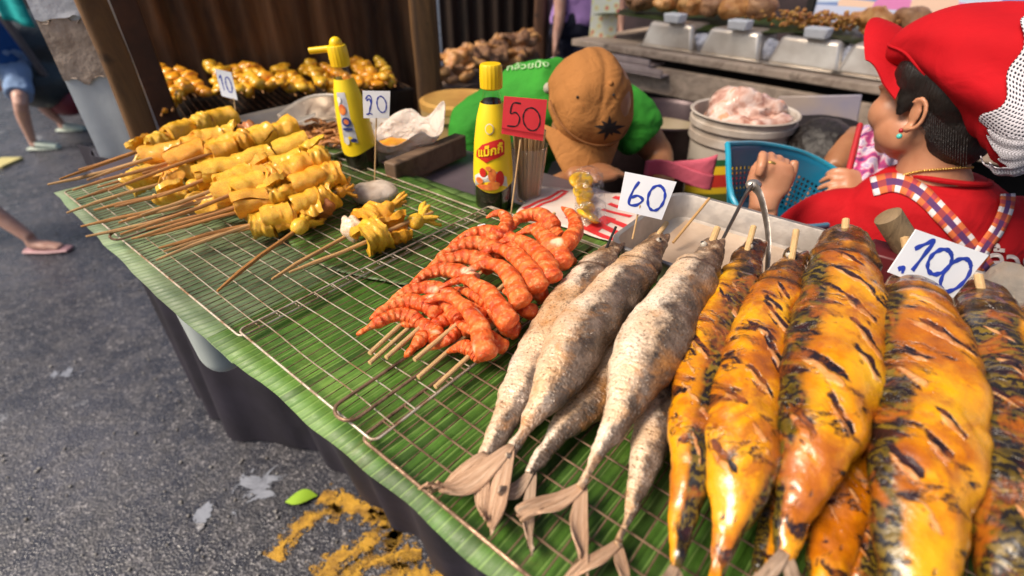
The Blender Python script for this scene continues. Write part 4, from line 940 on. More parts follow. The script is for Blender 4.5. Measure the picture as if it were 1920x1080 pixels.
M_FILM.t.links.new(_f.outputs[0], _m.inputs[1]); M_FILM.t.links.new(_g.outputs[0], _m.inputs[2])
M_FILM.t.links.new(M_FILM.ramp(M_FILM.noise(60, M_FILM.co(), 5, .7, .8), [(.45, .06), (.62, .42)]), _m.inputs[0])
M_FILM.t.links.new(M_FILM.bump(M_FILM.noise(40, M_FILM.co(), 4, .6, .6), .01), _g.inputs['Normal'])
M_FILM.t.links.new(_m.outputs[0], M_FILM.t.nodes['Material Output'].inputs[0]); M_FILM = M_FILM.m
mb.build('film', M_FILM, root, sharp=0)
# dark red box and clear bag at the right
mb = MB(); p = at(1655, 505, 1.03); mb.box(st(*[x for x in tos(p)], 1.03), (.05, .05, .06), RT); tag(mb.build('small_box', simple('maroon_card', (.10, .008, .012), (.06, .005, .01), 20, .5, 0), bevel=.003), 'small dark red box wedged behind the 100 card', 'box')
mb = MB(); p = at(1862, 572, 1.05); mb.ell(p, (.038, .034, .050), n=30, m=20); me = mb.mesh('plastic_bag', m_glass('cloudy_bag', (.86, .84, .80), .3, 1.1, .006), sharp=0); disp(me, .02, 14, 4, 4); tag(put('plastic_bag', me), 'clear cloudy plastic bag standing at the right end behind the dark fish', 'bag')

# wooden edge bar and brown tray with bagged food behind the bottles
mb = MB(); A, B = at(735, 322, 1.02), at(862, 268, 1.02); d = (B - A); c = (A + B) / 2
mb.box(c - Vector((0, 0, .005)), (d.length * 1.05, .032, .05), Matrix.Rotation(math.atan2(d.y, d.x), 3, 'Z')); tag(mb.build('wooden_bar', m_wood('brown_bar', (.16, .10, .06), (.08, .045, .028), (8, 1, 1), 20), bevel=.004), 'brown wooden bar lying across the back of the table', 'bar')
root = thing('food_pan', 'shallow dented pan with shredded orange food behind the squid pile', 'pan', tuple(at(620, 245, .99)))
s_, t_ = tos(at(610, 250, 1.0))
mb = MB(); mb.sheet(lambda u, v: st(s_ - .22 + .44 * u, t_ - .12 + .26 * v, .992 + .035 * max(abs(2 * u - 1), abs(2 * v - 1)) ** 6), 40, 30, .0015); mb.build('pan', M_FOIL, root, sharp=0)
mb = MB(); rnd = random.Random(9)
for k in range(170):
    p = at(rnd.gauss(610, 42), rnd.gauss(250, 13), 1.0 + rnd.uniform(.0, .02)); a = rnd.uniform(0, 6.28); q = Vector((math.cos(a), math.sin(a), rnd.uniform(-.3, .3))) * rnd.uniform(.012, .03)
    mb.tube([p - q, p + Vector((0, 0, .005)), p + q], rnd.uniform(.002, .0045), 5)
mb.build('shredded_food', simple('shredded_food', (.50, .22, .06), (.28, .10, .025), 40, .5, .001), root, sharp=0)['kind'] = 'stuff'
mb = MB(); A, B = at(500, 248, 1.02), at(590, 215, 1.05); mb.loft([A, A.lerp(B, .5), B], [(.02, .004), (.024, .004), (.012, .003)], 12); 
tag(mb.build('metal_scoop', M_FOIL), 'shiny metal scoop lying in front of the dark grill', 'scoop')
mb = MB(); A, B = at(520, 215, 1.02), at(630, 178, 1.08); mb.sheet(lambda u, v: A.lerp(B, u) + Vector((.02 * v, .02 * v, -.07 * v + .02 * math.sin(u * 3))), 20, 8, .002); tag(mb.build('bent_metal_sheet', M_FOIL, sharp=0), 'bent shiny metal sheet leaning at the front of the dark grill', 'metal sheet')
# crumpled clear bag of yellow sauce
root = thing('sauce_bag', 'crumpled translucent bag with yellow food behind the 20 card', 'bag', tuple(at(745, 262, 1.0)))
mb = MB(); c = at(742, 268, 1.03)
def bagf(u, v):
    a = 2 * math.pi * u; r = .055 + .035 * v; zz = -.03 + .075 * v * (1 + .28 * math.sin(a * 2 + .6) + .2 * math.sin(a * 5))
    return c + Vector((r * 1.25 * math.cos(a), r * .9 * math.sin(a), zz)) + Vector((1, 1, 1)) * .010 * noise.noise(Vector((math.cos(a) * 2, math.sin(a) * 2, v * 3)))
mb.sheet(bagf, 60, 20, .001)
nb = N('milky_bag'); mbag = nb.out((.80, .70, .62), .25, nb.bump(nb.noise(20, nb.co(), 5, .65, .8), .02), Subsurface_Weight=.3, Subsurface_Radius=(.02, .015, .01), Alpha=.82)
mb.build('bag_film', mbag, root, sharp=0); mb = MB(); mb.ell(c - Vector((0, 0, .012)), (.052, .036, .020), n=20, m=10); me = mb.mesh('yellow_food', simple('yellow_food', (.85, .40, .03), (.72, .26, .02), 50, .4, .002)); disp(me, .008, 30, 3); put('yellow_food', me, root)

# ------------------------------------------------------------------ back left grill heap
root = thing('charcoal_grill', 'long dark metal grill box under the far yellow heap', 'grill', tuple(at(520, 200, .9)))
A, B = at(300, 222, .985), at(745, 158, .985); d = B - A; gl = d.length; gx = d.normalized(); gy = Vector((-gx.y, gx.x, 0)); RG = Matrix(((gx.x, gy.x, 0), (gx.y, gy.y, 0), (0, 0, 1)))
g = lambda a, b, z: A + gx * a + gy * b + Vector((0, 0, z))
mb = MB(); mb.box(g(gl / 2 - .01, .15, -.10), (gl + .10, .30, .16), RG, 1.05); mb.build('grill_box', simple('sooty_iron', (.03, .026, .024), (.012, .010, .010), 14, .6, .003, Metallic=.4), root, bevel=.006)
mb = MB()
for k in range(40): mb.tube([g(-.04 + (gl + .08) * k / 39, -.01, -.012), g(-.04 + (gl + .08) * k / 39, .31, -.012)], .0018, 6)
mb.build('grate', M_WIRE, root)
for a in (.0, gl):
    for b in (.03, .27): mb = MB(); mb.box(g(a, b, -.57), (.035, .035, .78), RG); mb.build('leg', M_BLK, root, bevel=.003)
M_SQF = m_squid('charred_squid', (.80, .36, .012), (.88, .52, .04), (.30, .10, .006))
def heap_skewer(i, a, label):
    rnd = random.Random(i * 7 + 1); mb = MB(); hz = .012 + .030 * rnd.random() + .02 * math.sin(a / gl * 6)
    o = g(a, -.02, hz); dr = (gy + gx * rnd.uniform(-.25, .25) + Vector((0, 0, .10))).normalized(); L = .30
    mb.m = 0; mb.tube([o - dr * .02, o + dr * L], .002, 6); mb.m = 1
    for k in range(7):
        p = o + dr * (.02 + .04 * k) + Vector((rnd.uniform(-.006, .006), 0, rnd.uniform(0, .014))); mb.ell(p, (rnd.uniform(.018, .030), rnd.uniform(.014, .024), rnd.uniform(.010, .018)), Matrix.Rotation(rnd.uniform(0, 3), 3, 'Z') @ Matrix.Rotation(rnd.uniform(-.5, .5), 3, 'X'), 12, 8)
    me = mb.mesh('grilled_skewer', [M_BAMD, M_SQF], sharp=0); disp(me, .006, 45, i, 3)
    return tag(put('grilled_skewer', me), label, 'skewer', 'skewers heaped on the dark back grill')
ORD = 'first second third fourth fifth sixth seventh eighth ninth tenth eleventh twelfth thirteenth fourteenth fifteenth sixteenth seventeenth eighteenth nineteenth twentieth twenty-first twenty-second twenty-third last'.split()
for i in range(24):
    a = gl * (i + .3) / 24
    heap_skewer(i, a, ORD[i] + ' charred yellow skewer from the left on the dark back grill')

# ------------------------------------------------------------------ posts, walls, panel
M_POST = m_wood('brown_post_wood', (.17, .085, .030), (.05, .024, .010), (1, 1, 9), 14)
def post(label, c, z0, z1, w_, mat=None, rz=0.0, name='wooden_post', seed=0, d=None):
    mb = MB(); n = 24
    mb.loft([Vector((c[0] + .008 * noise.noise(Vector((0, k * .7, seed))), c[1] + .008 * noise.noise(Vector((3, k * .7, seed))), z0 + (z1 - z0) * k / n)) for k in range(n + 1)], [(w_ / 2, (d or w_) / 2)] * (n + 1), 28,
            lambda u, a: 1.0 / max(abs(math.cos(a)), abs(math.sin(a))) ** .75 * (1 + .04 * noise.noise(Vector((u * 9, math.cos(a), seed)))), up=(math.cos(rz), math.sin(rz), 0))
    return tag(mb.build(name, mat or M_POST, sharp=60), label, 'post')
post('thick weathered brown wooden post at the far end of the table', (-.892, 1.24), 0, 2.6, .058, rz=.7)
post('dark wooden post where the rusty wall meets the bent back in green', (-.295, 1.90), 0, 2.8, .085, seed=2, rz=.2)
def corr(label, A, B, z0, z1, pitch, amp, mat, lean=0.0):
    A, B = Vector(A), Vector(B); d = (B - A); L = d.length; d.normalize(); nrm = Vector((-d.y, d.x, 0)); nu = int(L / pitch * 8)
    mb = MB(); mb.sheet(lambda u, v: A + d * (L * u) + nrm * (amp * math.sin(2 * math.pi * u * L / pitch) + lean * v + .012 * noise.noise(Vector((u * 3, v * 2, 0)))) + Vector((0, 0, z0 + (z1 - z0) * v)), nu, 10, .002)
    return tag(mb.build('corrugated_wall', mat, sharp=0), label, 'wall')
M_COR = m_corr()
corr('rusty brown corrugated sheet wall behind the yellow heap on the dark grill', (-1.30, 1.665, 0), (-.30, 2.36, 0), 0, 2.7, .085, .014, M_COR)
mb = MB(); mb.box((-1.0, 1.47, 1.35), (.10, .02, 2.7), Matrix.Rotation(.5, 3, 'Z')); tag(mb.build('rusty_plank', simple('red_rust', (.11, .035, .014), (.05, .018, .008), 9, .7, .002), bevel=.004), 'flat red rust plank standing right behind the thick wooden post', 'plank')
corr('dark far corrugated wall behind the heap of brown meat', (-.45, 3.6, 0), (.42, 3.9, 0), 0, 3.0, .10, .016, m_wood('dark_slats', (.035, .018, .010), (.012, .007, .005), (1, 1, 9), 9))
post('slim brown post at the corner of the far dark wall', (.17, 3.45), 0, 3.0, .075, seed=4, mat=m_wood('redbrown_post', (.10, .045, .022), (.04, .02, .012), (1, 1, 9), 14))
post('thin grey pole left of the passer-by in the lilac shirt', (.235, 3.5), 0, 3.0, .03, seed=5, name='grey_pole', mat=simple('pole_grey', (.25, .2, .2), None, 9, .5, .001))
# pale board beside the post
root = thing('pale_board', 'pale grey painted board with a torn brown paper strip, left of the wooden post', 'board', (-.98, 1.24, .95))
A = at(190, 300, .945); B = A + Vector((.135, .05, 0))
mb = MB(); dd = (B - A).normalized(); nn = Vector((dd.y, -dd.x, 0)); L = (B - A).length
bx = lambda u, z, o: A + dd * (L * u) + nn * o + Vector((0, 0, z - .945))
def slab(z0, z1, o, th, mat, name, rag=0.0, seed=0):
    mb = MB(); mb.sheet(lambda u, v: bx(u, z0 + (z1 - z0) * v + (rag * noise.noise(Vector((u * 5, seed, v))) if 0 < 1 and v in (0, 1) else 0), o + .002 * noise.noise(Vector((u * 4, v * 4, seed)))), 16, 16, th); return mb.build(name, mat, root, sharp=30)
slab(.93, 2.4, 0, .03, simple('pale_paint', (.70, .76, .78), (.54, .59, .61), 4, .5, .002), 'board')
slab(1.135, 1.265, .004, .003, simple('torn_brown_paper', (.52, .42, .34), (.30, .23, .18), 30, .85, .003), 'torn_paper', .03, 4)
slab(1.262, 1.62, .007, .002, simple('white_wrap', (.74, .77, .82), (.50, .53, .58), 10, .3, .004), 'plastic_wrap', .02, 6)

# out-of-view roof strip, added and cut narrow to shade the vendors
root = thing('shade_roof', 'out-of-view corrugated metal roof strip added to shade the vendors', 'roof', tuple(st(.2, 1.6, 2.55)))
mb = MB(); mb.sheet(lambda u, v: st(-2.6 + 5.2 * u, .75 + .55 * v, 2.55 + .15 * v + .015 * math.sin(u * 5.2 / .08 * 2 * math.pi)), 520, 4, .003); mb.build('shade_roof_sheet', simple('roof_metal', (.42, .40, .38), (.25, .2, .17), 5, .6, .001, Metallic=.4), root, sharp=0)

# ------------------------------------------------------------------ heap of brown meat behind on wood
root = thing('wooden_rack', 'low dark wooden rack carrying the heap of brown grilled meat', 'rack', tuple(aty(905, 130, 2.6)))
A, B = aty(810, 172, 2.25), aty(1000, 90, 2.95); 
mz = A.z
mb = MB()
for k in range(4):
    a = A + Vector((.02, .10 * k, 0)); b = B + Vector((.02 + .1 * 0, .10 * k, 0)); b.z = a.z
    dv = b - a; mb.box((a + b) / 2 - Vector((0, 0, .02)), (dv.length, .06, .03), Matrix.Rotation(math.atan2(dv.y, dv.x), 3, 'Z'))
mb.build('slats', m_wood('old_plank', (.16, .11, .08), (.07, .045, .03), (6, 1, 1), 16), root, bevel=.003)
for p in (A, B): mb = MB(); mb.box(Vector((p.x, p.y + .15, mz / 2 - .03)), (.05, .3, mz - .06)); mb.build('trestle', M_BLK, root, bevel=.003)
M_MEAT = simple('grilled_meat', (.50, .27, .13), (.16, .07, .035), 22, .5, .004, lo=.3, hi=.7); M_MEAT2 = simple('golden_meat', (.72, .40, .15), (.42, .16, .04), 22, .45, .004)
MEATS = []
for k in range(5):
    mb = MB(); mb.ell((0, 0, 0), (.055, .032, .020), n=18, m=12); me = mb.mesh('meat', M_MEAT2 if k in (1, 3) else M_MEAT, sharp=0); disp(me, .03, 22, k * 3, 3); MEATS.append(me)
rnd = random.Random(3)
for k in range(64):
    u, v = rnd.random(), rnd.random(); p = A.lerp(B, u) + Vector((0, .30 * v, 0)); p.z = mz + .02 + .07 * (1 - abs(2 * v - 1)) * rnd.random() + .02 * rnd.random() + .05 * v
    o = bpy.data.objects.new('meat_piece', MEATS[k % 5]); C.objects.link(o); o.location = p; o.rotation_euler = (rnd.uniform(-.5, .5), rnd.uniform(-.5, .5), rnd.uniform(0, 6.28)); q = rnd.uniform(.8, 1.25); o.scale = (q, q, q)
    tag(o, 'brown grilled meat piece in the heap on the far wooden rack', 'meat', 'grilled meat heaped on the far wooden rack')

# yellowish pail behind the bag
M_PAIL = simple('yellowed_plastic', (.62, .44, .20), (.45, .29, .11), 6, .5, .001)
root = thing('pail', 'yellowed plastic pail with a lid left of the green shirt', 'pail', (0, 0, 0)); c = aty(862, 190, 1.62); root.location = (c.x, c.y, c.z - .3)
mb = MB(); mb.lathe([(.095, -.30), (.11, -.02), (.115, -.02), (.115, -.035), (.12, -.035), (.12, 0), (.115, .002)], c, 36); mb.build('pail_body', M_PAIL, root, sharp=40)
mb = MB(); mb.lathe([(.122, -.012), (.123, .006), (.11, .012), (.1, .008)], c, 36); mb.build('lid', simple('pail_lid', (.66, .38, .10), (.5, .25, .06), 8, .5, .001), root, sharp=40)

# ------------------------------------------------------------------ far counter with trays, cups, food
CT = 1.0
def ct(a, b, z): return Vector((.37, 2.79, 0)) + CD * a + CN * b + Vector((0, 0, z))
CA, CB = at(1100, 76, CT), at(1668, 162, CT); CD = (CB - CA).normalized(); CN = Vector((-CD.y, CD.x, 0))
if CN.y < 0: CN = -CN
CL = (CB - CA).length; RC = Matrix(((CD.x, CN.x, 0), (CD.y, CN.y, 0), (0, 0, 1)))
def ct(a, b, z): return Vector((CA.x, CA.y, 0)) + CD * a + CN * b + Vector((0, 0, z))
M_PLK = m_wood('grey_plank', (.46, .36, .28), (.22, .16, .12), (9, 1, 1), 12)
root = thing('far_counter', 'old grey wooden counter holding upturned trays and food', 'counter', tuple(ct(CL / 2, .3, 0)))
mb = MB(); mb.box(ct(CL / 2 + .3, .35, CT - .018), (CL + .8, .70, .032), RC); mb.build('counter_top', M_PLK, root, bevel=.006)
mb = MB(); mb.box(ct(CL / 2 + .3, .03, CT - .125), (CL + .75, .028, .115), RC); mb.build('front_board', M_PLK, root, bevel=.006)
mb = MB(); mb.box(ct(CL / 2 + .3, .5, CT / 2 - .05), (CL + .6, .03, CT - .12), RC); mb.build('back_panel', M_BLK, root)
for a in (.02, CL * .5, CL + .5): mb = MB(); mb.box(ct(a, .08, .44), (.05, .05, .87), RC); mb.build('leg', M_PLK, root, bevel=.004)
for k, (dz, a0, a1, o) in enumerate([(.045, .10, .38, -.035), (.075, .16, .46, -.05)]):
    mb = MB(); mb.box(ct((a0 + a1) / 2 + .02, o, CT - dz), (a1 - a0, .012, .022), RC); mb.box(ct((a0 + a1) / 2 + .02, o + .06, CT - dz - .018), (a1 - a0, .13, .008), RC)
    tag(mb.build('thin_board', simple('pale_board_wood' + 'ab'[k], (.52, .42, .40), (.36, .28, .27), 9, .6, .001), bevel=.002), ['upper', 'lower'][k] + ' thin pale board jutting out under the counter above the brown cap', 'board')
# upturned trays
def uptray(a, label, w_=.27, d_=.20, h=.105):
    root = thing('upturned_tray', label, 'tray', tuple(ct(a, .16, CT)), 'upturned metal trays along the counter')
    c = ct(a, .16, CT + h / 2 + .001); mb = MB(); mb.box(c, (w_, d_, h), RC, .80); mb.build('tray_shell', M_FOIL, root, bevel=.016, seg=4)
    mb = MB(); mb.box(ct(a, .16, CT + .005), (w_ + .02, d_ + .02, .004), RC); mb.build('rim', M_FOIL, root, bevel=.001); return root
rr = ['upturned metal tray at the left end of the counter', 'upturned metal tray second from the left on the counter', 'upturned metal tray third from the left with a wrinkled film reflection', 'upturned metal tray nearest the red cap visor']
TA = []
for (x, l) in zip((1168, 1308, 1470, 1628), rr):
    p = at(x, 90 + (x - 1168) * .1, CT + .04); a = (p - Vector((CA.x, CA.y, 0))).dot(CD); TA.append(a); uptray(a, l)
M_BAG = nb = None
nb = N('knotted_bag'); M_BAG = nb.out(nb.ramp(nb.noise(40, nb.co(), 4), [(.35, (.30, .32, .42)), (.7, (.72, .75, .85))]), .2, nb.bump(nb.noise(50, nb.co(), 5, .7), .012), Specular_IOR_Level=.8)
for i in range(3):
    a = (TA[i] + TA[i + 1]) / 2 + .0; mb = MB(); mb.ell(ct(a, .12, CT + .042), (.042, .036, .042), RC, 20, 14); me = mb.mesh('knotted_bag', M_BAG, sharp=0); disp(me, .016, 24, i, 4)
    tag(put('knotted_bag', me), ['round bluish knotted bag between the first and second upturned trays', 'bluish knotted bag between the second and third upturned trays', 'bluish knotted bag between the third and fourth upturned trays'][i], 'bag', 'knotted bags between the trays')
# board of leaf on the trays
ZL = CT + .115
mb = MB(); mb.sheet(lambda u, v: ct(-.05 + (CL + .5) * u, .10 + .45 * v, ZL + .012 * math.sin(u * 14) * (1 - v) - .012 * (1 - v) + .01 * noise.noise(Vector((u * 8, v * 3, 5)))), 80, 12, .003)
tag(mb.build('counter_leaf', simple('dark_leaf', (.045, .075, .015), (.015, .03, .006), 9, .45, .003)), 'dark green banana leaf laid over the upturned trays', 'leaf')
for i in range(4):
    p = ct(TA[i] + .02, .075, ZL + .012); mb = MB(); mb.box(p, (.075, .06, .036), RC, 1.12)
    tag(mb.build('foam_box', M_CARD, bevel=.006), ['small white foam box above the first upturned tray', 'small white foam box above the second upturned tray', 'small white foam box above the third upturned tray', 'white foam box against the red cap visor'][i], 'box', 'white foam boxes along the leaf')
labs = ['roast piece', ]
rnd = random.Random(12); i = 0
HEAP = [(.14, M_MEAT), (.26, M_MEAT2), (.40, M_MEAT2), (.50, M_MEAT), (.62, M_MEAT2), (.70, M_MEAT), (1.14, M_MEAT2), (1.24, M_MEAT), (1.34, M_MEAT2)]
def roast(seed, mat):
    mb = MB(); mb.ell((0, 0, 0), (.075, .055, .05), n=22, m=14); mb.ell((.06, .03, 0), (.035, .02, .02), n=12, m=8); me = mb.mesh('roast_chicken', mat, sharp=0); disp(me, .03, 14, seed, 4); return me
ords = ['first', 'second', 'third', 'fourth', 'fifth', 'sixth', 'seventh', 'eighth', 'last']
for k, (a, m_) in enumerate(HEAP):
    o = put('roast_chicken', roast(k, m_)); o.location = ct(a * CL / 1.3, .22 + .03 * (k % 2), ZL + .055); o.rotation_euler = (0, 0, rnd.uniform(0, 6)); o.scale = (1.0, 1.0, .85)
    tag(o, ords[k] + ' roast chicken piece from the left on the counter leaf', 'roast chicken', 'roast chicken on the counter leaf')
M_FRY = simple('fried_bits', (.62, .36, .08), (.35, .10, .03), 60, .5, .002)
rnd = random.Random(4)
mb = MB()
for k in range(260):
    a = rnd.gauss(.95, .12) * CL / 1.3; mb.ell(ct(a, rnd.uniform(.16, .34), ZL + .01 + rnd.uniform(0, .05)), (rnd.uniform(.006, .014), rnd.uniform(.006, .012), rnd.uniform(.004, .010)), Matrix.Rotation(rnd.uniform(0, 3), 3, 'Z'), 7, 5)
kind(mb.build('fried_garnish', M_FRY, sharp=0), 'stuff')
mb = MB(); c = ct(.42 * CL / 1.3, .34, ZL + .09); mb.ell(c, (.06, .05, .055), n=24, m=16); me = mb.mesh('papaya', simple('papaya_skin', (.52, .44, .05), (.30, .30, .04), 14, .4, .001)); tag(put('papaya', me), 'yellow green round fruit behind the roast chicken', 'fruit')
# poster behind counter
root = thing('poster', 'pink and blue printed banner hanging behind the counter', 'banner', tuple(ct(CL * .85, .8, 1.0)))
nb = N('banner_print'); uvb = nb.co('UV')
sx = nb.n('ShaderNodeSeparateXYZ'); nb.t.links.new(uvb, sx.inputs[0])
blocks = nb.n('ShaderNodeTexVoronoi'); blocks.inputs['Scale'].default_value = 1.0; blocks.inputs['Randomness'].default_value = .4; nb.t.links.new(nb.co('UV', (9, 5, 1)), blocks.inputs['Vector'])
hs = nb.n('ShaderNodeSeparateColor'); nb.t.links.new(blocks.outputs['Color'], hs.inputs[0])
colr = nb.ramp(hs.outputs[0], [(0, (.75, .25, .55)), (.2, (.62, .72, .90)), (.4, (.88, .62, .48)), (.6, (.20, .30, .60)), (.8, (.85, .75, .80)), (1, (.80, .22, .50))], 'CONSTANT')
base = nb.mix(nb.ramp(sx.outputs[0], [(.3, 0), (1, 1)]), (.60, .66, .88), (.80, .36, .66))
up = nb.ramp(sx.outputs[1], [(.09, 0), (.10, 1)], 'CONSTANT'); mbn = nb.out(nb.mix(up, base, colr), .5, None)
mb = MB(); mb.sheet(lambda u, v: ct(CL * .60 + 1.25 * u, .62 + .004 * math.sin(u * 9), ZL - .02 + .75 * v), 20, 6, .003); mb.build('banner_sheet', mbn, root)
for k in (-.02, 1.27): mb = MB(); mb.box(ct(CL * .60 + k, .62, .85), (.03, .03, 1.7), RC); mb.build('banner_post', M_BLK, root)
# floral sheet at the left end of the counter
nb = N('flower_print'); f = nb.voro(26, nb.co()); mfl = nb.out(nb.ramp(f, [(.12, (.70, .12, .16)), (.3, (.76, .78, .42)), (.5, (.74, .78, .70))]), .6)
A, B = aty(1104, 60, 2.95), aty(1140, 30, 2.9); mb = MB(); mb.sheet(lambda u, v: Vector((A.x + .13 * u, 2.93 - .05 * u, .92 + .75 * v)), 8, 8, .003); tag(mb.build('floral_cloth', mfl), 'cream cloth with red flowers hanging at the left end of the counter', 'cloth')
# dark backdrop shed behind everything at the right and middle
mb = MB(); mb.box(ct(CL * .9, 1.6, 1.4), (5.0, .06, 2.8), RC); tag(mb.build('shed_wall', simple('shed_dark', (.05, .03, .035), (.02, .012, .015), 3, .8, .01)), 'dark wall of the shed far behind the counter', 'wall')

# ------------------------------------------------------------------ pot, bucket, basket
c = aty(1240, 212, 1.75); root = thing('cooking_pot', 'large dark cooking pot with a pale inside behind the brown cap', 'pot', (c.x, c.y, c.z - .35))
mb = MB(); mb.lathe([(.15, -.36), (.175, -.33), (.185, -.02), (.195, 0), (.19, .004), (.178, -.01), (.168, -.20), (.0, -.21)], c, 48, cap=False); mb.build('pot_body', simple('pot_dark', (.07, .045, .05), (.035, .022, .025), 8, .35, .001, Metallic=.5), root, sharp=40)
mb = MB(); mb.lathe([(.0, -.06), (.176, -.06), (.177, -.062)], c, 40, cap=False); mb.build('broth', simple('pale_broth', (.42, .35, .22), (.34, .27, .16), 7, .3, .001), root)
c = aty(1396, 208, 1.50); BKT = c.copy()
root = thing('white_bucket', 'dirty white plastic bucket with a colourful label behind the blue basket', 'bucket', (c.x, c.y, c.z - .36))
M_WB = simple('dirty_white_plastic', (.58, .53, .48), (.36, .30, .25), 9, .5, .001)
mb = MB(); mb.lathe([(.115, -.37), (.118, -.36), (.134, -.075), (.142, -.075), (.142, -.055), (.137, -.055), (.138, -.035), (.146, -.035), (.146, -.020), (.140, -.018), (.142, -.003), (.149, 0), (.146, .003), (.138, 0), (.128, -.12)], c, 56, cap=False); mb.build('bucket_body', M_WB, root, sharp=40)
nb = N('bucket_label'); sx = nb.n('ShaderNodeSeparateXYZ'); nb.t.links.new(nb.co('UV'), sx.inputs[0])
ml = nb.ramp(nb.math('ADD', sx.outputs[1], nb.math('MULTIPLY', sx.outputs[0], -.35)), [(0, (.03, .05, .015)), (.18, (.08, .09, .02)), (.36, (.55, .38, .02)), (.44, (.42, .03, .02)), (.60, (.66, .44, .02)), (.70, (.02, .10, .035)), (.78, (.45, .40, .34))], 'CONSTANT')
nb.out(ml, .4, None); mb = MB(); mb.sheet(lambda u, v: c + Vector(((.1215 + .0135 * v) * math.cos(R(180) + u * 2.4), (.1215 + .0135 * v) * math.sin(R(180) + u * 2.4), -.335 + .25 * v)), 40, 8, -.001); mb.build('label', nb.m, root)
mb = MB(); mb.ell(c + Vector((0, 0, -.03)), (.12, .11, .05), n=36, m=20); mb.ell(c + Vector((.02, .02, .01)), (.10, .07, .045), n=28, m=16); me = mb.mesh('bagged_meat', None, sharp=0); disp(me, .04, 12, 5, 4)
nb = N('raw_meat_bag'); f = nb.noise(16, nb.co(), 5, .6, .8); mm = nb.out(nb.ramp(f, [(.32, (.30, .11, .07)), (.45, (.58, .36, .29)), (.58, (.74, .60, .54)), (.66, (.78, .26, .12)), (.72, (.72, .58, .52))]), .25, nb.bump(f, .01), Coat_Weight=.4)
me.materials.append(mm); me.materials[0] = mm; tag(put('bagged_meat', me), 'pale raw meat in a crumpled bag heaped in the white bucket', 'meat')
# grey sheet behind bucket
mb = MB(); c2 = aty(1530, 215, 1.72); mb.box(c2, (.24, .012, .12), Matrix.Rotation(R(-40), 3, 'Z') @ Matrix.Rotation(R(-10), 3, 'Y')); tag(mb.build('grey_tray', simple('grey_tray', (.30, .28, .36), (.42, .34, .30), 6, .4, .001), bevel=.003), 'lavender grey plastic tray propped behind the white bucket', 'tray')
# blue basket
root = thing('blue_basket', 'blue plastic basket held by the vendor in red', 'basket', tuple(aty(1470, 340, 1.02)))
nb = N('blue_plastic'); _s = nb.n('ShaderNodeSeparateXYZ'); nb.t.links.new(nb.co('UV', (60, 12, 1)), _s.inputs[0]); _a = nb.math('GREATER_THAN', nb.math('FRACT', _s.outputs[0]), .42); _b = nb.math('GREATER_THAN', nb.math('FRACT', _s.outputs[1]), .45); _c = nb.math('GREATER_THAN', _s.outputs[1], 4.0); nb.set(nb.b.inputs['Alpha'], nb.math('SUBTRACT', 1.0, nb.math('MULTIPLY', nb.math('MULTIPLY', _a, _b), _c))); M_BLU = nb.out((.008, .15, .27), .35, None); M_BLU2 = simple('blue_plastic_rim', (.02, .30, .46), None, 9, .3, 0)
rimp = [aty(1366, 268, .98), aty(1500, 280, 1.12), aty(1602, 345, 1.10), aty(1590, 372, .98), aty(1385, 372, .86)]
rimp = [aty(1364, 270, 1.00), aty(1430, 270, 1.10), aty(1505, 286, 1.14), aty(1570, 320, 1.12), aty(1610, 356, 1.05), aty(1590, 410, .96), aty(1480, 425, .86), aty(1380, 385, .86)]
cen = sum(rimp, Vector()) / len(rimp); K = spline([p[:] for p in rimp] + [rimp[0][:]], 49)[:-1]
mb = MB(); rows = []
for j in range(9):
    v = j / 8; rows.append([mb.vert(Vector(k).lerp(Vector((cen.x, cen.y, k[2])), .22 * v) - Vector((0, 0, .13 * v))) for k in K])
for j in range(8):
    for i in range(48): mb.face([rows[j][i], rows[j][(i + 1) % 48], rows[j + 1][(i + 1) % 48], rows[j + 1][i]], [(i / 48, j / 8), ((i + 1) / 48, j / 8), ((i + 1) / 48, (j + 1) / 8), (i / 48, (j + 1) / 8)])
mb.face(rows[8]); o = mb.build('basket_wall', M_BLU, root, sharp=60); md = o.modifiers.new('s', 'SOLIDIFY'); md.thickness = .003
mb = MB(); mb.tube([Vector(k) for k in K] + [Vector(K[0])], .0055, 8); mb.build('rim', M_BLU2, root)
mb = MB()
for i in list(range(24, 48)):
    a = Vector(K[i]); b = a.lerp(Vector((cen.x, cen.y, a.z)), .2) - Vector((0, 0, .125)); out = (a - Vector((cen.x, cen.y, a.z))).normalized() * .003; mb.tube([a + out, b + out], .0022, 5)
mb.build('ribs', M_BLU2, root)
# pink cloth and dark red clutter
mb = MB(); c = aty(1255, 322, 1.22); mb.sheet(lambda u, v: c + Vector((-.06 + .16 * u, .03 * math.sin(u * 5), -.03 + .06 * math.sin(v * 5 + u * 2) * .6 + .06 * v)), 30, 20, .004); me_ = mb.build('pink_cloth', m_cloth('pink_cloth', (.62, .12, .18)), sharp=0); tag(me_, 'crumpled pink cloth beside the label of the white bucket', 'cloth')
# work shelf behind the table carrying pots
root = thing('work_shelf', 'dark low shelf behind the table carrying the pot and the bucket', 'shelf', tuple(st(0, 1.2, 0)))
mb = MB(); mb.box(Vector((.62, 1.62, .60)), (1.3, .62, .03), Matrix.Rotation(R(-25), 3, 'Z')); mb.build('shelf_board', M_BLK, root, bevel=.004)
for x, y in ((.15, 1.6), (.2, 2.0), (1.05, 1.2), (1.2, 1.6)): mb = MB(); mb.box(Vector((x, y, .295)), (.05, .05, .58)); mb.build('leg', M_BLK, root, bevel=.003)
# near-black crate behind the table
root = thing('storage_crate', 'dark crate on the ground behind the table under the bent vendor', 'crate', (.2, 1.3, 0))
mb = MB(); mb.box((.15, 1.62, .25), (.5, .35, .5), Matrix.Rotation(R(-30), 3, 'Z')); mb.build('crate_box', M_BLK, root, bevel=.006)
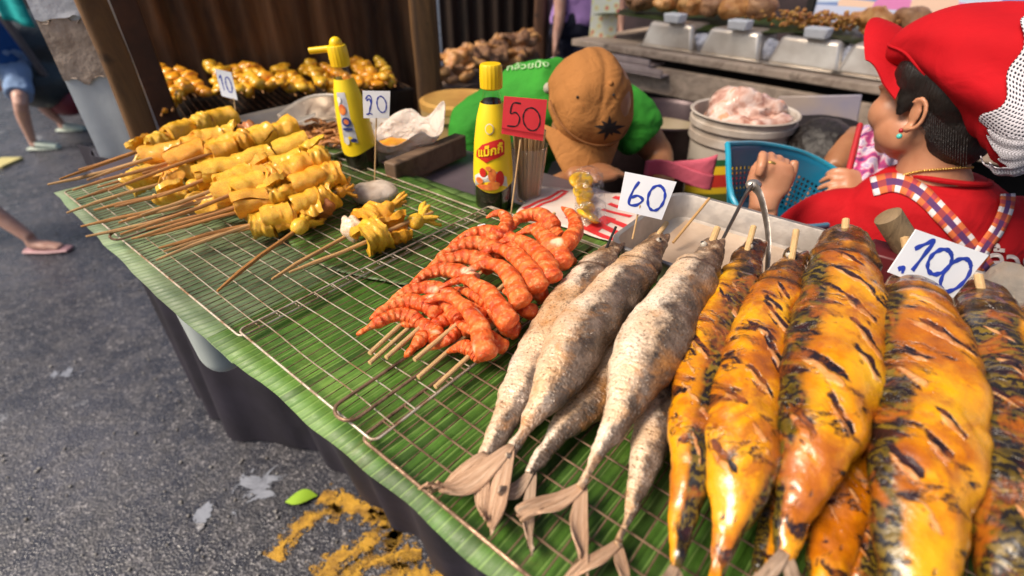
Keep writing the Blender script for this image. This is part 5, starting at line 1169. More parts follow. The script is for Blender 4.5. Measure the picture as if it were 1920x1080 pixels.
# motorbike-like dark frame and stall behind the walkers: far dark stall
root = thing('dark_stall', 'dark stall with a teal awning flap at the far side of the road', 'stall', (-3.3, 7.0, 0))
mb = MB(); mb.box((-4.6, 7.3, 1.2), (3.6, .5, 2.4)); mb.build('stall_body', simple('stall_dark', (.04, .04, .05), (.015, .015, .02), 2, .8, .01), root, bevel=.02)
mb = MB(); a_, b_ = aty(15, -10, 3.4), aty(52, 30, 3.4); mb.sheet(lambda u, v: Vector((a_.x - .1 + (b_.x - a_.x + .12) * u, 3.4 + .02 * math.sin(u * 6), b_.z - .02 + .22 * (1 - v) - .04 * u)), 12, 8, .006)
tag(mb.build('teal_bag', m_cloth('teal_cloth', (.02, .42, .42)), sharp=0), 'teal cloth bag hanging at the upper left beside the pale board', 'bag')
root = thing('bicycle_frame', 'dark slanted metal pole stand with a red foot, behind the walker in denim shorts', 'pole', tuple(at(128, 200, 0)))
A, B = aty(0, 25, 4.2), aty(118, 190, 4.6); mb = MB(); mb.tube([A, A.lerp(B, .5), B], .03, 10); mb.build('pole', simple('grey_pole_metal', (.20, .19, .21), None, 10, .4, 0, Metallic=.5), root)
mb = MB(); mb.ell(aty(122, 190, 4.6), (.16, .12, .12), n=16, m=10); mb.build('red_foot', simple('dark_red_foot', (.18, .015, .03), None, 10, .5, 0), root)
root = thing('parked_scooter', 'dark blurred scooter parked beyond the pale board', 'scooter', tuple(at(95, 170, 0)))
sm = simple('scooter_dark', (.035, .05, .055), (.015, .02, .025), 4, .35, .01)
mb = MB(); c = aty(85, 85, 4.9); mb.ell(c, (.35, .5, .28), n=20, m=12); mb.ell(c + Vector((.1, -.3, -.25)), (.22, .3, .2), n=20, m=12); me = blob(mb, .03, 4); setmat(me, sm); put('scooter_body', me, root)
for q in ():
    mb = MB(); cc = Vector((c.x, c.y + q, .27)); mb.lathe([(.20, -.05), (.26, -.04), (.27, 0), (.26, .04), (.20, .05), (.19, 0)], cc, 28, Matrix.Rotation(R(90), 3, 'Y'), cap=False); mb.build('wheel', M_BLK, root)
mb = MB(); mb.tube([c + Vector((0, -.45, .1)), c + Vector((0, -.55, .45))], .03, 8); mb.tube([c + Vector((-.3, -.52, .45)), c + Vector((.3, -.52, .45))], .018, 8); mb.build('handlebar', M_BLK, root)
# bits on the road
mb = MB(); p = at(563, 941, .006); mb.sheet(lambda u, v: p + Vector((.09 * (u - .5), .05 * (v - .5) * math.sin(math.pi * min(.98, max(.02, u))) + .02 * u, .012 * math.sin(u * 3))), 12, 8, .002); tag(mb.build('fallen_leaf', simple('lime_leaf', (.30, .50, .03), None, 9, .5, 0)), 'bright lime green leaf scrap on the road by the yellow paint', 'leaf')
mb = MB(); p = at(375, 985, .006); mb.ell(p, (.020, .010, .004), n=9, m=6); me = mb.mesh('white_scrap', simple('dirty_paper', (.4, .4, .42), (.25, .25, .27), 60, .8, 0), sharp=0); disp(me, .02, 30, 2); tag(put('paper_scrap', me), 'tiny crumpled white scrap on the road below the table edge', 'scrap')
mb = MB(); p = at(5, 305, .01); mb.box(p, (.16, .20, .02)); tag(mb.build('yellow_scrap', simple('yellow_card', (.62, .55, .22), None, 9, .5, 0), bevel=.004), 'pale yellow card on the road at the far left', 'card')

# pale splash stain and small litter on the road
def m_stain():
    n = N('pale_stain'); f = n.noise(13, n.co(), 6, .7, .8); g = n.attr(); n.out(n.ramp(f, [(.4, (.12, .13, .16)), (.6, (.26, .28, .33))]), .35, n.bump(f, .003))
    n.set(n.b.inputs['Alpha'], n.math('GREATER_THAN', n.math('ADD', f, n.math('MULTIPLY', g, .28)), .68)); return n.m
M_STN = m_stain()
def stain(px, py, rx, ry, name):
    c = at(px, py, .003); mb = MB(); ci = mb.vert(c, 1.0); rg = [[mb.vert(c + Vector((rx * k / 3 * math.cos(a), ry * k / 3 * math.sin(a), 0)), 1 - k / 3) for a in [2 * math.pi * q / 20 for q in range(20)]] for k in (1, 2, 3)]
    for q in range(20):
        r_ = (q + 1) % 20; mb.face([ci, rg[0][q], rg[0][r_]])
        for k in (0, 1): mb.face([rg[k][q], rg[k + 1][q], rg[k + 1][r_], rg[k][r_]])
    kind(mb.build(name, M_STN, sharp=0), 'structure')
stain(490, 905, .13, .12, 'road_stain'); stain(380, 965, .05, .05, 'road_stain'); stain(120, 700, .10, .06, 'road_stain')
rnd = random.Random(77); mb = MB()
for k in range(160):
    x, y = rnd.uniform(0, 640), rnd.uniform(420, 1079); p = at(x, y, .004); q = rnd.uniform(.002, .007); mb.ell(p, (q, q * rnd.uniform(.5, 1), q * .5), Matrix.Rotation(rnd.uniform(0, 3), 3, 'Z'), 6, 4)
kind(mb.build('road_grit', simple('grit', (.34, .33, .32), (.10, .09, .08), 30, .8, 0), sharp=0), 'stuff')
# ------------------------------------------------------------------ people
V = Vector
def limb(mb, pts, rad, n=16, up=(0, 0, 1)): mb.loft([V(p) for p in spline([tuple(q) for q in pts], 14)], [r[0] for r in spline([(r,) for r in rad], 14)], n, up=up)
def hand(mb, wrist, c, across, length, normal, curl=(.5, .7, .6), sc_=1.0, thumb=1, spread=.06):
    """palm with four unequal bent fingers and a thumb; normal = palm side (fingers curl to it)"""
    a, l, nrm = V(across).normalized(), V(length).normalized(), V(normal).normalized(); k = sc_
    mb.loft([V(wrist), V(wrist).lerp(V(c), .5), V(c) - l * .01 * k, V(c) + l * .025 * k, V(c) + l * .042 * k], [(.026 * k, .020 * k), (.030 * k, .018 * k), (.041 * k, .016 * k), (.042 * k, .014 * k), (.034 * k, .010 * k)], 16, up=nrm)
    tips = []
    for i, (off, L, r) in enumerate([(-.031, .070, .0088), (-.0105, .078, .0090), (.0105, .073, .0086), (.030, .058, .0078)]):
        p = V(c) + a * off * k + l * .035 * k; ang = 0.0; P = [p - l * .02 * k, p]
        for j, fr in enumerate((.45, .32, .23)):
            ang += curl[j] * (1 + .08 * i); d = (l * math.cos(ang) + nrm * math.sin(ang) + a * spread * (i - 1.5) * math.cos(ang)).normalized(); p = p + d * L * fr * k; P.append(p)
        S = [V(q) for q in spline([q[:] for q in P], 16)]; mb.loft(S, [r * k * (1.05 - .25 * u / 15 + .06 * math.exp(-((u - 7) / 1.2) ** 2) + .05 * math.exp(-((u - 11) / 1.2) ** 2)) for u in range(16)], 12, up=a)
        tips.append((S[-1], (S[-1] - S[-2]).normalized(), S, r * k))
    p = V(c) - l * .015 * k - a * .030 * k * thumb; d1 = (-a * thumb * .8 + l * .5 + nrm * .45).normalized(); P = [p, p + d1 * .026 * k, p + d1 * .038 * k + l * .020 * k + nrm * .006 * k, p + d1 * .036 * k + l * .042 * k + nrm * .014 * k]
    S = [V(q) for q in spline([q[:] for q in P], 14)]; mb.loft(S, [k * (.0125 - .0035 * u / 13) for u in range(14)], 12, up=a); tips.append((S[-1], (S[-1] - S[-2]).normalized(), S, .009 * k))
    return tips
def frame(f, up): f = V(f).normalized(); up = (V(up) - f * V(up).dot(f)).normalized(); r = f.cross(up); return f, up, r
def headparts(mb, Hc, f, up, r, ear=True, s=1.0):
    M3 = Matrix((r, f, up)).transposed()
    E = lambda a, b, c, rad, n=22, m=16: mb.ell(Hc + (r * a + f * b + up * c) * s, tuple(x * s for x in rad), M3, n, m)
    E(0, -.008, .035, (.074, .094, .088)); E(0, .030, -.030, (.060, .062, .080)); E(0, .052, -.072, (.038, .036, .030))
    E(0, .066, -.092, (.020, .018, .016)); E(0, .060, .030, (.055, .034, .045))
    for q in (-1, 1):
        E(q * .036, .060, -.024, (.031, .034, .036)); E(q * .046, .026, -.052, (.022, .042, .034)); E(q * .030, .085, .018, (.020, .010, .006)); E(q * .030, .079, .006, (.014, .011, .010))
        E(q * .009, .097, -.030, (.008, .008, .006))
    mb.loft([Hc + (f * .083 + up * .015) * s, Hc + (f * .096 - up * .010) * s, Hc + (f * .103 - up * .027) * s], [.007 * s, .009 * s, .010 * s], 12)
    E(0, .090, -.054, (.022, .009, .005)); E(0, .087, -.063, (.019, .009, .006))
    if ear:
        for q in (-1, 1):
            c = Hc + (r * q * .076 - f * .008 - up * .005) * s; od = (r * q * .75 - f * .55).normalized()
            mb.ell(c + od * .004 * s, (.005 * s, .013 * s, .023 * s), Matrix((r * q, f, up)).transposed() @ Matrix.Rotation(-.35 * q, 3, 'Z'), 16, 12)
            ring = []
            for k in range(15):
                a = R(-95 + 235 * k / 14); ring.append(c + od * (.013 - .003 * math.sin(a)) * s + (f * (-.0145 * math.cos(a)) + up * (.0245 * math.sin(a) + .001)) * s)
            mb.tube(ring, [.0042 * s] * 15, 8); mb.ell(c + od * .009 * s - up * .026 * s + f * .004 * s, .008 * s, n=12, m=8)
def ray_hit(bvh, px, py, off=.002):
    d = ray(px, py).normalized(); h = bvh.ray_cast(V((0, 0, CZ)), d)
    if h[0] is None: return None, None
    n = h[1] if h[1].dot(d) < 0 else -h[1]; return h[0] + n * off, n
def bvh_of(o):
    return BVHTree.FromPolygons([v.co[:] for v in o.data.vertices], [p.vertices[:] for p in o.data.polygons])
def ribbon(name, bvh, pts, wpx, mat, parent, off=.003, nw=5):
    S = spline(pts, 40); mb = MB(); prev = None; L = 0; lastc = None
    for i, q in enumerate(S):
        T = V((S[min(i + 1, 39)][0] - S[max(i - 1, 0)][0], S[min(i + 1, 39)][1] - S[max(i - 1, 0)][1])); T.normalize(); row = []; ok = True
        for j in range(nw):
            o_ = (j / (nw - 1) - .5) * wpx; h, n = ray_hit(bvh, q[0] - T.y * o_, q[1] + T.x * o_, off)
            if h is None: ok = False; break
            row.append(h)
        if not ok: prev = None; continue
        if lastc is not None: L += (row[nw // 2] - lastc).length
        lastc = row[nw // 2]; ids = [mb.vert(h) for h in row]
        if prev:
            for j in range(nw - 1): mb.face([prev[0][j], prev[0][j + 1], ids[j + 1], ids[j]], [(prev[1], j / (nw - 1)), (prev[1], (j + 1) / (nw - 1)), (L, (j + 1) / (nw - 1)), (L, j / (nw - 1))])
        prev = (ids, L)
    o = mb.build(name, mat, parent, sharp=0); md = o.modifiers.new('s', 'SOLIDIFY'); md.thickness = .0015; md.offset = 0; return o

SK1 = m_skin('skin_warm', (.52, .25, .14)); SK2 = m_skin('skin_brown', (.33, .15, .07)); SK3 = m_skin('skin_light', (.62, .38, .30))
M_HAIR = N('black_hair'); M_HAIR = M_HAIR.out((.012, .009, .008), .38, M_HAIR.bump(M_HAIR.noise(420, M_HAIR.co('Object', (1, 1, .10)), 4), .0018))
M_REDC = m_cloth('red_cotton', (.44, .003, .008), .8); M_CAPR = m_cloth('red_cap_cloth', (.46, .002, .008), .8, fold=11)

# ---- the vendor in red, seen from behind her left shoulder
f, up, r = frame((math.sin(R(-23)), math.cos(R(-23)), -.03), (0, 0, 1)); left = -r
Hc = aty(1718, 218, .90) + r * .076 + f * .012 + up * .010
root = thing('person', 'woman vendor in a red shirt and red cap, seen from behind at the right', 'person', (.80, .90, 0))
ax = V((math.cos(R(-20)), math.sin(R(-20)), 0)); fw = V((-ax.y, ax.x, 0)); Nk = V((.80, .905, 1.035))
mb = MB(); headparts(mb, Hc, f, up, r)
mb.loft([Hc - up * .02 - f * .022, Hc - up * .07 - f * .028, Hc - up * .11 - f * .03, Nk - V((0, 0, .03)), Nk - V((0, 0, .09))], [(.050, .052), (.050, .052), (.053, .055), (.066, .066), (.12, .09)], 24, up=ax)
SLd, SRd = Nk - ax * .160 - V((0, 0, .108)), Nk + ax * .165 - V((0, 0, .085))
limb(mb, [Nk - V((0, 0, .07)), SLd.lerp(Nk - V((0, 0, .07)), .4), SLd, V((.56, .985, .83)), V((.545, .985, .76))], [.06, .05, .048, .042, .038])
W_, Hh = aty(1430, 392, .885), aty(1441, 345, .90)
limb(mb, [V((.548, .985, .77)), V((.52, .95, .85)), W_], [.040, .038, .026])
tl = hand(mb, W_, Hh, (.80, .25, -.15), (.10, .15, 1), (.35, .93, -.05), (1.15, 1.3, .9), .95, thumb=-1)
limb(mb, [SRd, V((.99, .98, .86)), V((.92, 1.05, .84))], [.048, .042, .038])
W2, H2 = aty(1640, 362, 1.04), aty(1612, 345, 1.06)
limb(mb, [V((.92, 1.05, .84)), V((.85, 1.06, .90)), W2], [.040, .034, .025]); hand(mb, W2, H2, (.1, .7, .5), (-.9, .1, .25), (-.2, .6, -.7), (.5, .6, .4), .82)
mb.ell(Nk - V((0, 0, .30)), (.15, .085, .25), Matrix((ax, fw, V((0, 0, 1)))).transposed(), 24, 16)
limb(mb, [(.80, .92, .62), (.72, 1.10, .50), (.66, 1.30, .48)], [.10, .09, .06]); limb(mb, [(.92, .90, .62), (.98, 1.08, .50), (1.0, 1.30, .48)], [.10, .09, .06])
limb(mb, [(.66, 1.28, .48), (.66, 1.30, .25), (.65, 1.28, .04)], [.06, .05, .035]); limb(mb, [(1.0, 1.28, .48), (1.0, 1.30, .25), (1.0, 1.28, .04)], [.06, .05, .035])
me = blob(mb, .0036, 5); setmat(me, SK1); body = put('body', me, root); bb = bvh_of(body)
# red shirt
mb = MB(); tp = [(1.045, .062, .068), (1.035, .080, .088), (1.015, .090, .115), (.985, .096, .142), (.945, .102, .168), (.88, .108, .188), (.78, .112, .178), (.66, .118, .168), (.56, .125, .172)]
mb.loft([V((Nk.x, Nk.y, z)) + fw * (.0 if z > 1 else -.012) for z, a, b in tp], [(a, b) for z, a, b in tp], 56, lambda u, a: 1 + .018 * math.sin(a * 7 + u * 9) * u + .012 * math.sin(a * 3 + u * 30), up=ax)
limb(mb, [SLd + ax * .05 + V((0, 0, .012)), SLd + V((0, 0, .0)), V((.61, .97, .870)), V((.58, .98, .80))], [.058, .060, .060, .064]); limb(mb, [SRd - ax * .05, SRd, V((.985, .94, .86)), V((.99, .97, .82))], [.062, .064, .064, .066])
me = blob(mb, .005, 7); disp(me, .006, 9, 3, 2); setmat(me, M_REDC); shirt = put('shirt', me, root); sb = bvh_of(shirt)
mb = MB(); q = V((.585, .985, .815)); mb.lathe([(.052, -.02), (.054, 0), (.05, .01)], q, 24, cap=False); mb.build('sleeve_hem', M_REDC, shirt)
cr = []
for k in range(29):
    a = 2 * math.pi * k / 28; cr.append(V((Nk.x, Nk.y, 1.040)) + ax * .070 * math.cos(a) + fw * .064 * math.sin(a) + V((0, 0, -.012 * math.sin(a))))
mb = MB(); mb.tube(cr, .0048, 8); mb.build('collar', M_REDC, shirt)
# chequered apron straps
n = N('chequered_strap'); s_ = n.n('ShaderNodeSeparateXYZ'); n.t.links.new(n.co('UV'), s_.inputs[0])
lf = n.math('FRACT', n.math('MULTIPLY', s_.outputs[0], 26)); a_ = n.ramp(lf, [(0, (.72, .66, .66)), (.28, (.62, .14, .04)), (.62, (.42, .05, .06)), (.85, (.62, .14, .04))], 'CONSTANT')
b_ = n.ramp(lf, [(0, (.10, .035, .14)), (.28, (.28, .04, .05)), (.62, (.10, .03, .12))], 'CONSTANT'); mk = n.ramp(s_.outputs[1], [(0, 0), (.30, 1), (.66, 0)], 'CONSTANT')
M_STR = n.out(n.mix(mk, a_, b_), .85, n.bump(n.noise(700, n.co(), 2), .0004))
ribbon('apron_strap', sb, [(1636, 352), (1678, 344), (1722, 362), (1765, 402), (1806, 448), (1850, 505)], 34, M_STR, root)
ribbon('apron_strap', sb, [(1858, 322), (1880, 345), (1884, 380), (1868, 425), (1838, 470), (1815, 520)], 26, M_STR, root, .0045)
# white lettering on the shirt back
t = text_mesh('กล้วย', 62, 1.2); hits = []
vals = [ray_hit(sb, 1880 + v.co.x * .95, 492 - v.co.y + v.co.x * .10, .0035)[0] for v in t.vertices]
M_WT = simple('white_print', (.66, .56, .54), None, 60, .7, 0)
fallback = ray_hit(sb, 1870, 480)[0] or V((.8, .8, .9))
for v, h in zip(t.vertices, vals): v.co = h if h is not None else fallback
bad = {i for i, h in enumerate(vals) if h is None}
if bad:
    bm = bmesh.new(); bm.from_mesh(t); bm.verts.ensure_lookup_table(); bmesh.ops.delete(bm, geom=[bm.verts[i] for i in bad], context='VERTS'); bm.to_mesh(t); bm.free()
setmat(t, M_WT); put('lettering', t, shirt)
ribbon('printed_line', sb, [(1848, 516), (1870, 519), (1895, 516), (1914, 505)], 2.6, M_WT, shirt, .0035, 2); ribbon('printed_line', sb, [(1862, 525), (1884, 526), (1904, 516), (1916, 500)], 2.2, M_WT, shirt, .0035, 2)
# hair
M3 = Matrix((r, f, up)).transposed(); mb = MB()
mb.ell(Hc - f * .024 + up * .036, (.0795, .088, .088), M3, 28, 20); mb.ell(Hc - f * .050 - up * .030, (.060, .055, .070), M3, 22, 14)
for q in (-1, 1): mb.ell(Hc + r * q * .060 + f * .020 + up * .050, (.022, .040, .045), M3, 16, 12); mb.ell(Hc + r * q * .071 + f * .020 + up * .012, (.006, .014, .032), M3, 12, 10)
me = blob(mb, .004, 10); disp(me, .0012, 50, 1, 3); setmat(me, M_HAIR); put('hair', me, root)
mb = MB()
for k in range(36):
    a = R(-60 + k * 5); p = Hc + left * .078 * math.cos((k - 18) * .05) + f * (.035 - .0035 * k) + up * (.04 - .002 * k); mb.tube([p, p + V((0, 0, -.02)) - f * .008, p + V((0, 0, -.045)) - f * .02 + left * .002], [.0009, .0008, .0003], 4)
mb.build('hair_strands', M_HAIR, root)['kind'] = 'stuff'
# cap: gathered crown, brim, spotted mesh frill
CR = [(.092, .080, .022, .050), (.078, .088, .042, .076), (.035, .098, .055, .086), (-.015, .088, .072, .094), (-.065, .068, .092, .102), (-.115, .050, .106, .106), (-.160, .036, .104, .100), (-.195, .030, .080, .078), (-.212, .030, .030, .030)]
def crown(u, a, k=1.0):
    q = u * (len(CR) - 1); i = min(int(q), len(CR) - 2); P = CR[max(i - 1, 0)], CR[i], CR[i + 1], CR[min(i + 2, len(CR) - 1)]; t = q - i
    ff, cu_, rv, rl = [.5 * (2 * b + (c - a_) * t + (2 * a_ - 5 * b + 4 * c - d) * t * t + (-a_ + 3 * b - 3 * c + d) * t ** 3) for a_, b, c, d in zip(*P)]
    low = max(0, -math.sin(a)); fold = .045 * math.sin(u * 15 + 2.6 * math.sin(a * 2)) * min(1, u * 1.6) * (.4 + low) + .03 * math.sin(a * 7 + u * 6) * min(1, u * 1.4) + .10 * noise.noise(V((u * 3.4, math.cos(a) * 1.8, math.sin(a) * 1.8))) * min(1, 2 * u)
    gath = .022 * math.sin(u * 95) * max(0, low - .55) * 2.2
    g = (1 + fold + gath) * k
    return Hc + f * ff + r * (rl * g * math.cos(a)) + up * (cu_ + rv * g * math.sin(a) * (1 - .12 * max(0, low - .8)))
mb = MB(); nn_, mm_ = 110, 90; rows = [[mb.vert(crown(i / mm_, 2 * math.pi * k / nn_)) for k in range(nn_)] for i in range(mm_ + 1)]
for i in range(mm_):
    for k in range(nn_): mb.face([rows[i][k], rows[i + 1][k], rows[i + 1][(k + 1) % nn_], rows[i][(k + 1) % nn_]])
mb.face(rows[0]); mb.face(list(reversed(rows[-1]))); cap = mb.build('cap', M_CAPR, root, sharp=0)
mb = MB(); fb = (f * math.cos(R(16)) + up * math.sin(R(16))).normalized(); ub = r.cross(fb); bc = Hc + f * .040 + up * .076 - r * .004
def brimf(u, v):
    x = 2 * u - 1; v = v * 1.35 - .35; return bc + r * (.088 * x * (1 - .05 * v)) + fb * (.098 * v * (1 - .40 * x * x * (1 if v > 0 else 0)) + .040 * (1 - x * x)) + ub * (.018 * math.sin(v * 1.9) - .040 * x * x - .004)
mb.sheet(brimf, 30, 14, .0035); mb.build('cap_brim', M_CAPR, cap, sharp=60)
mb = MB(); S_ = [crown(.10 + .012 * q, R(170 + 2.2 * q) if q < 40 else R(258), 1.012) for q in range(36)]; mb.tube(S_, .0022, 8); mb.build('elastic_band', M_CAPR, cap)
n = N('spotted_mesh'); d = n.voro(1, n.co('UV', (26, 64, 1)), rnd=.12); c_ = n.ramp(d, [(.26, (.02, .02, .035)), (.36, (.66, .64, .70))]); M_NET = n.out(c_, .85, n.bump(d, .001))
def frill(u0, u1, a0, a1, k, name, ph):
    mb = MB()
    def fn(x, y):
        a = R(a0 + (a1 - a0) * y); us = u0 + .05 * math.sin(y * 9 + ph) + .02 * math.sin(y * 31); return crown(us + (u1 - us) * x, a, k + .009 * math.sin(y * 26 + x * 5 + ph) + .03 * (1 - x) * .3)
    mb.sheet(fn, 40, 90, .0012); mb.build(name, M_NET, cap, sharp=0)
frill(.63, .985, 30, 204, 1.075, 'mesh_frill', 0.4); frill(.72, .985, 198, 236, 1.09, 'mesh_frill', 2.4)
# ear stud, necklace, ring
ec = Hc + left * .084 - up * .042 - f * .002
mb = MB(); mb.ell(ec - up * .004, .0048, n=14, m=10); e = mb.build('earring', simple('turquoise', (.10, .55, .50), None, 40, .15, 0), root); mb = MB(); mb.ell(ec + up * .006, .0042, n=12, m=8); mb.build('red_stud', simple('red_stone', (.45, .01, .02), None, 40, .12, 0), e)
M_AU = m_metal('gold', (.80, .52, .14), .2, 60)
mb = MB(); S = spline([(1668, 342), (1690, 330), (1725, 321), (1768, 317), (1812, 314), (1846, 316)], 46)
for q in S:
    h, n_ = ray_hit(bb, q[0], q[1], .002)
    if h: mb.ell(h, .0024, n=8, m=6)
mb.build('necklace', M_AU, root)
fp = tl[1][2][4]; fd = (tl[1][2][5] - tl[1][2][3]).normalized(); mb = MB(); mb.lathe([(tl[1][3] * 1.10, -.0022), (tl[1][3] * 1.26, 0), (tl[1][3] * 1.10, .0022)], fp, 20, fd.to_track_quat('Z', 'Y').to_matrix(), cap=False); mb.build('ring', M_AU, root)
mb = MB(); mb.lathe([(.16, 0), (.17, .02), (.15, .42), (.14, .45), (.0, .45)], (.82, .92, 0), 24, cap=False); tag(mb.build('plastic_stool', simple('red_stool', (.35, .03, .03), None, 9, .4, 0)), 'red plastic stool under the vendor in red', 'stool')

# ---- the bent vendor in green with a tan cap
up2 = V((.30, -.74, .58)).normalized(); f2 = V((-.06, -.60, -.80)); f2 = (f2 - up2 * f2.dot(up2)).normalized(); r2 = f2.cross(up2)
Hm = aty(1122, 196, 1.16) - up2 * .045; M2 = Matrix((r2, f2, up2)).transposed()
root = thing('person', 'vendor in a green shirt bending forward, tan cap towards the camera', 'person', (-.05, 1.45, 0))
mb = MB(); headparts(mb, Hm, f2, up2, r2)
N2 = aty(1068, 168, 1.30); T1, T2, T3 = aty(1010, 205, 1.38), aty(945, 255, 1.50), V((-.02, 1.66, .78))
mb.loft([Hm - up2 * .04 - f2 * .02, Hm - up2 * .09 - f2 * .03, N2, T1], [.052, .055, .060, .09], 20); mb.loft([T1, T2, T3, V((.0, 1.70, .62))], [.10, .12, .12, .11], 20)
sL = aty(905, 235, 1.33); el = V((-.10, 1.30, .86)); hd = at(1165, 338, 1.012)
limb(mb, [T1, sL, el], [.06, .055, .040]); limb(mb, [el, V((.06, 1.20, .88)), hd + V((-.075, .10, -.03))], [.038, .032, .022])
hand(mb, hd + V((-.075, .10, -.03)), hd + V((-.035, .08, -.018)), (.5, -.86, 0), (.86, .5, .0), (.1, .1, -1), (.3, .3, .2), .9)
sR = T1 + V((.22, .05, -.02)); limb(mb, [T1, sR, V((.42, 1.42, .90))], [.06, .055, .040]); limb(mb, [V((.42, 1.42, .90)), V((.40, 1.28, .86)), V((.36, 1.2, .84))], [.038, .03, .025]); hand(mb, V((.36, 1.2, .84)), V((.34, 1.16, .83)), (1, 0, 0), (-.2, -1, 0), (0, 0, -1), (.6, .6, .5), .95)
limb(mb, [(.05, 1.72, .66), (.12, 1.62, .40), (.08, 1.70, .05)], [.09, .07, .045]); limb(mb, [(-.12, 1.74, .66), (-.14, 1.64, .40), (-.12, 1.74, .05)], [.09, .07, .045])
me = blob(mb, .0045, 5); setmat(me, SK2); put('body', me, root)
M_GRN = m_cloth('green_cotton', (.04, .30, .03), .65, fold=16)
mb = MB(); mb.loft([N2 + (T1 - N2) * .05, N2.lerp(T1, .6), T1, T1.lerp(T2, .5), T2, T2.lerp(T3, .6), T3], [(.082, .078), (.115, .105), (.145, .125), (.165, .14), (.165, .14), (.155, .135), (.15, .13)], 40, lambda u, a: 1 + .02 * math.sin(a * 5 + u * 16))
limb(mb, [T1 + V((-.02, 0, 0)), sL, sL.lerp(el, .62)], [.085, .080, .068]); limb(mb, [T1, sR, sR.lerp(V((.42, 1.42, .90)), .6)], [.085, .078, .066])
me = blob(mb, .006, 6); disp(me, .010, 8, 5, 2); disp(me, .004, 24, 2, 2); setmat(me, M_GRN); gs = put('shirt', me, root)
n1, n2 = Hm - up2 * .085 - f2 * .03, N2
dn = (n2 - n1).normalized(); Mr = dn.to_track_quat('Z', 'Y').to_matrix(); mb = MB(); mb.tube([n2 + dn * (.006 + .006 * math.sin(3 * k)) + Mr @ V((.066 * math.cos(2 * math.pi * k / 30), .066 * math.sin(2 * math.pi * k / 30), 0)) for k in range(31)], [.013] * 31, 10); mb.build('towel', m_cloth('pale_towel', (.42, .38, .30)), root)
mb = MB(); mb.ell(Hm - f2 * .012 + up2 * .02, (.079, .096, .078), M2, 26, 18); mb.ell(Hm - f2 * .06 - up2 * .03, (.055, .04, .05), M2, 18, 12); me = blob(mb, .005, 4); disp(me, .004, 60, 1, 3); setmat(me, M_HAIR); put('hair', me, root)
M_TAN = m_cloth('tan_cotton', (.38, .16, .045), .82, 700, fold=26)
mb = MB(); nn_, mm_ = 72, 36; rows = []; ccm = Hm + up2 * .036 - f2 * .006 + r2 * .016
for i in range(mm_ + 1):
    ph = math.pi * .53 * i / mm_; row = []
    for k in range(nn_):
        a = 2 * math.pi * k / nn_; q = i / mm_; g = 1 + .10 * noise.noise(V((math.cos(a) * 2.6 * q, math.sin(a) * 2.6 * q, 1.5))) + .05 * math.exp(-((math.cos(a) * q + .25 * math.sin(a) * q - .1) / .07) ** 2) * q * (1 - q) * 2.4 - .035 * math.exp(-((math.sin(ph) * math.cos(a) - .12) / .07) ** 2) * (1 - q) - .03 * math.exp(-((math.sin(ph) * math.cos(a + .5) + .25) / .08) ** 2) * (1 - q)
        row.append(mb.vert(ccm + M2 @ V((.095 * math.sin(ph) * math.cos(a) * g, .102 * math.sin(ph) * math.sin(a) * g - .012 * math.sin(ph) * max(0, -math.sin(a)), .094 * math.cos(ph) * g - (.012 if q > .9 else 0)))))
    rows.append(row)
for i in range(mm_):
    for k in range(nn_): mb.face([rows[i][k], rows[i + 1][k], rows[i + 1][(k + 1) % nn_], rows[i][(k + 1) % nn_]])
cap = mb.build('cap', M_TAN, root, sharp=0); md = cap.modifiers.new('s', 'SOLIDIFY'); md.thickness = .0025
mb = MB(); bc2 = ccm + f2 * .050 - up2 * .002
def b2f(u, v):
    x = 2 * u - 1; return bc2 + r2 * (.096 * x * (1 - .22 * v * v)) + f2 * (.100 * v * (1 - .50 * x * x * x * x) + .040 * (1 - x * x)) + up2 * (.004 * v - .036 * x * x + .014 * (1 - v) * (1 - x * x))
mb.sheet(b2f, 28, 16, .0035); br = mb.build('cap_brim', M_TAN, cap, sharp=60)
mb = MB(); SEAM = [ccm + M2 @ V((.099 * math.cos(a), .106 * math.sin(a), .006 + .020 * max(0, math.sin(a)))) for a in [R(10 + 160 * k / 30) for k in range(31)]]; mb.tube(SEAM, .0022, 8); mb.build('brim_seam', simple('seam_brown', (.26, .10, .025), None, 60, .85, 0), cap)
cbv = bvh_of(cap); mb = MB(); mb.ell(ccm + up2 * .093, .006, n=12, m=8); mb.build('cap_button', M_TAN, cap)
# embroidered leaf: seven pointed leaflets
mb = MB(); n_ok = 0
for k in range(9):
    a = R(-160 + 40 * k) if k < 9 else 0; L_ = [34, 30, 34, 26, 34, 26, 34, 30, 20][k]; ca, sa = math.sin(a), -math.cos(a); P = []
    for q, w_ in ((0, 1.0), (.35, 4.0), (.65, 3.0), (1, .3)):
        for sgn in (-1, 1):
            h, nv = ray_hit(cbv, 1142 + ca * L_ * .85 * q - sa * w_ * sgn, 240 + sa * L_ * .70 * q + ca * w_ * sgn, .002); P.append(h)
    if any(p is None for p in P): continue
    ids = [mb.vert(p) for p in P]
    for j in range(3): mb.face([ids[2 * j], ids[2 * j + 1], ids[2 * j + 3], ids[2 * j + 2]])
mb.build('leaf_emblem', simple('black_thread', (.018, .010, .008), None, 90, .8, 0), cap, sharp=0)
for ex, ey in ((1083, 182), (1150, 178)):
    h, nv = ray_hit(cbv, ex, ey, .001)
    if h: mb = MB(); mb.ell(h, .0028, n=10, m=6); mb.build('eyelet', M_BLK, cap)
